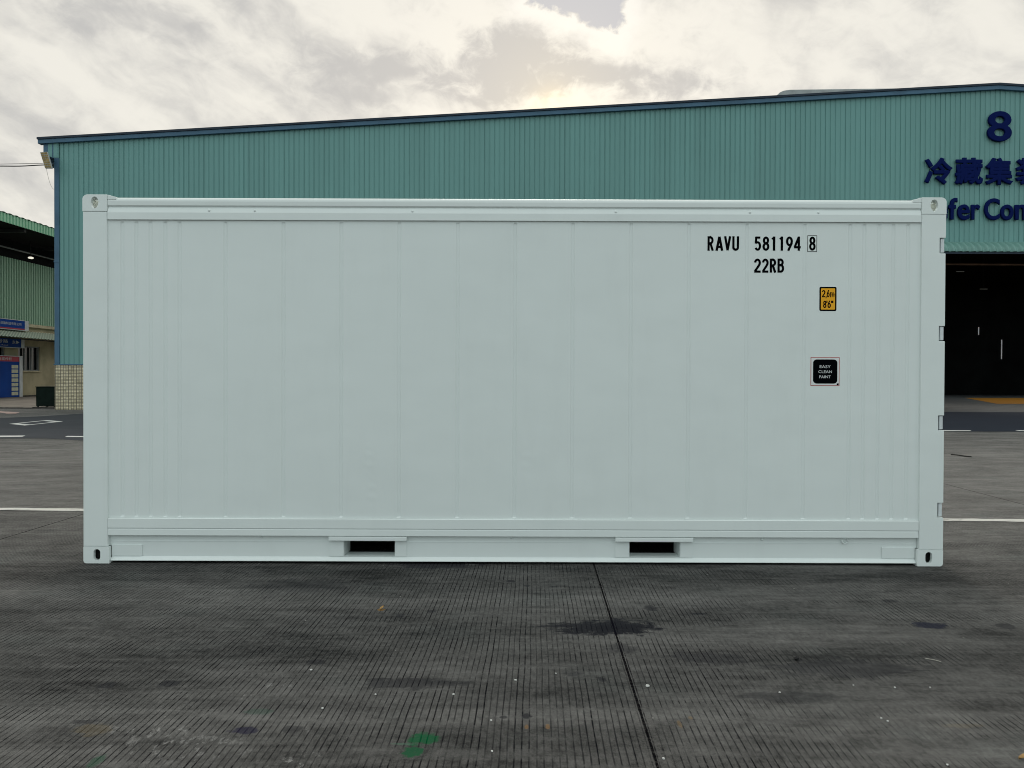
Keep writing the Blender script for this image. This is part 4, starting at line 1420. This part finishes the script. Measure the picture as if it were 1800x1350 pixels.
nb = thing('notice_board', 'tall blue notice board with red header and a column of cream notes', 'notice board', (LX + 0.1, 42.8, 0.0))
NX0, NX1 = LX + 0.06, LX + 0.20
obj('board', bx(NX0, NX1, 39.8, 45.58, 0.10, 2.10), M['sign_blue'], nb)
obj('header', bx(NX0, NX1, 39.8, 45.58, 2.102, 2.40), M['sign_red'], nb)
bm = bmesh.new()
box(bm, NX0, NX1 + 0.03, 45.581, 45.85, 0.02, 2.44)
box(bm, NX0, NX1 + 0.03, 39.55, 39.799, 0.02, 2.44)
box(bm, NX0, NX1 + 0.02, 39.8, 45.58, 2.402, 2.44)
obj('frame', bm, M['sign_white'], nb)
obj('base', bx(NX0, NX1 + 0.01, 39.8, 45.58, 0.02, 0.098), M['sign_blue'], nb)
for col in range(1):
    ya = 44.88
    for r_ in range(7):
        z = 1.70 - r_*0.262
        for q in (0, 0.31):
            obj('note', bx(NX1 + 0.001, NX1 + 0.006, ya + q, ya + q + 0.285, z, z + 0.20), M['cream'], nb)
obj('lettering', text_bm('安全宣传栏', 43.4, 44.9, 2.17, 2.34, 0, lambda a, z, d: (NX1 + 0.006, a, z), bold=0.01), M['sign_white'], nb)

# dark green steel bin at the corner
bn_ = thing('steel_bin', 'dark green square steel bin standing on the kerb beside the tiled wall', 'bin', (-18.75, 31.45, 0))
bm = bx(-19.45, -18.66, 31.42, 32.15, 0.05, 0.815)
obj('body', bm, M['bin'], bn_, 0.012)
obj('lid', bx(-19.47, -18.64, 31.40, 32.17, 0.816, 0.85), M['bin'], bn_, 0.008)
for x in (-19.42, -18.74):
    for y in (31.45, 32.06):
        obj('foot', bx(x, x + 0.05, y, y + 0.05, 0.006, 0.049), M['bin'], bn_)


# ================================================================== bits on the ground
def pebble(x, y, r, m_, label, cat='stone', group=None, flat=0.6, name='pebble'):
    bm = bmesh.new()
    bmesh.ops.create_icosphere(bm, subdivisions=2, radius=r)
    for v in bm.verts:
        v.co *= random.uniform(0.80, 1.18)
        v.co.z *= flat
    bmesh.ops.translate(bm, verts=bm.verts, vec=(x, y, r*flat*0.8))
    return tagp(obj(name, bm, M[m_], origin=(x, y, 0)), label, cat, group)


pebble(0.584, 3.28, 0.0085, 'stone', 'largest white stone chip, lying just right of the slab joint')
pebble(1.340, 3.598, 0.011, 'black_stone', 'small round black lump on the concrete before the container', flat=0.9)
for x, y in ((-0.076, 2.948), (-0.066, 2.705), (0.53, 2.657), (1.475, 3.30), (1.642, 3.277), (1.794, 3.279), (1.441, 2.98), (-0.563, 3.187),
             (-0.239, 3.19), (1.454, 2.955), (1.495, 2.621), (-0.9, 3.45), (0.20, 3.42), (0.02, 3.34), (-0.75, 3.05), (1.13, 3.22)):
    pebble(x, y, random.uniform(0.0035, 0.0058), 'stone', 'tiny pale stone chip on the grooved concrete before the container', group='pale stone chips on the concrete')


def leaf(x, y, L, wd, rz, label):
    bm = bmesh.new()
    n = 8
    rows = []
    for i in range(n + 1):
        s_ = i/n
        hw = wd*math.sin(PI*min(1, s_*0.96 + 0.03))**0.8
        zz = 0.004 + 0.010*s_*s_
        rows.append([bm.verts.new(((s_ - .5)*L, q*hw, zz + 0.007*abs(q))) for q in (-1, 0, 1)])
    for a, b in zip(rows, rows[1:]):
        for k in range(2):
            bm.faces.new((a[k], b[k], b[k+1], a[k+1]))
    bmesh.ops.rotate(bm, verts=bm.verts, cent=(0, 0, 0), matrix=Matrix.Rotation(rz, 3, 'Z'))
    bmesh.ops.translate(bm, verts=bm.verts, vec=(x, y, 0))
    o = obj('dry_leaf', bm, M['leaf'], smooth=True, origin=(x, y, 0))
    md = o.modifiers.new('solid', 'SOLIDIFY')
    md.thickness = 0.0008
    return tagp(o, label, 'leaf')


leaf(1.79, 2.665, 0.060, 0.010, 0.35, 'curled dry brown leaf at the near right corner of the yard')
leaf(-0.735, 4.35, 0.035, 0.009, 1.1, 'small orange dry leaf on the dark concrete before the container')
tagp(obj('twig', tube(bmesh.new(), [(7.57, 13.24, 0.012), (7.60, 13.1, 0.016), (7.65, 12.98, 0.011), (7.69, 12.86, 0.012)], 0.010, 6), M['twig'], origin=(7.57, 13.24, 0)),
     'thin dark twig lying on the concrete right of the container', 'twig')
tagp(obj('straw', tube(bmesh.new(), [(1.955, 3.615, 0.003), (1.98, 3.60, 0.004), (2.005, 3.575, 0.003)], 0.0011, 6), M['cable_pale'], origin=(1.92, 3.62, 0)),
     'thin pale straw lying on the concrete at the right', 'straw')
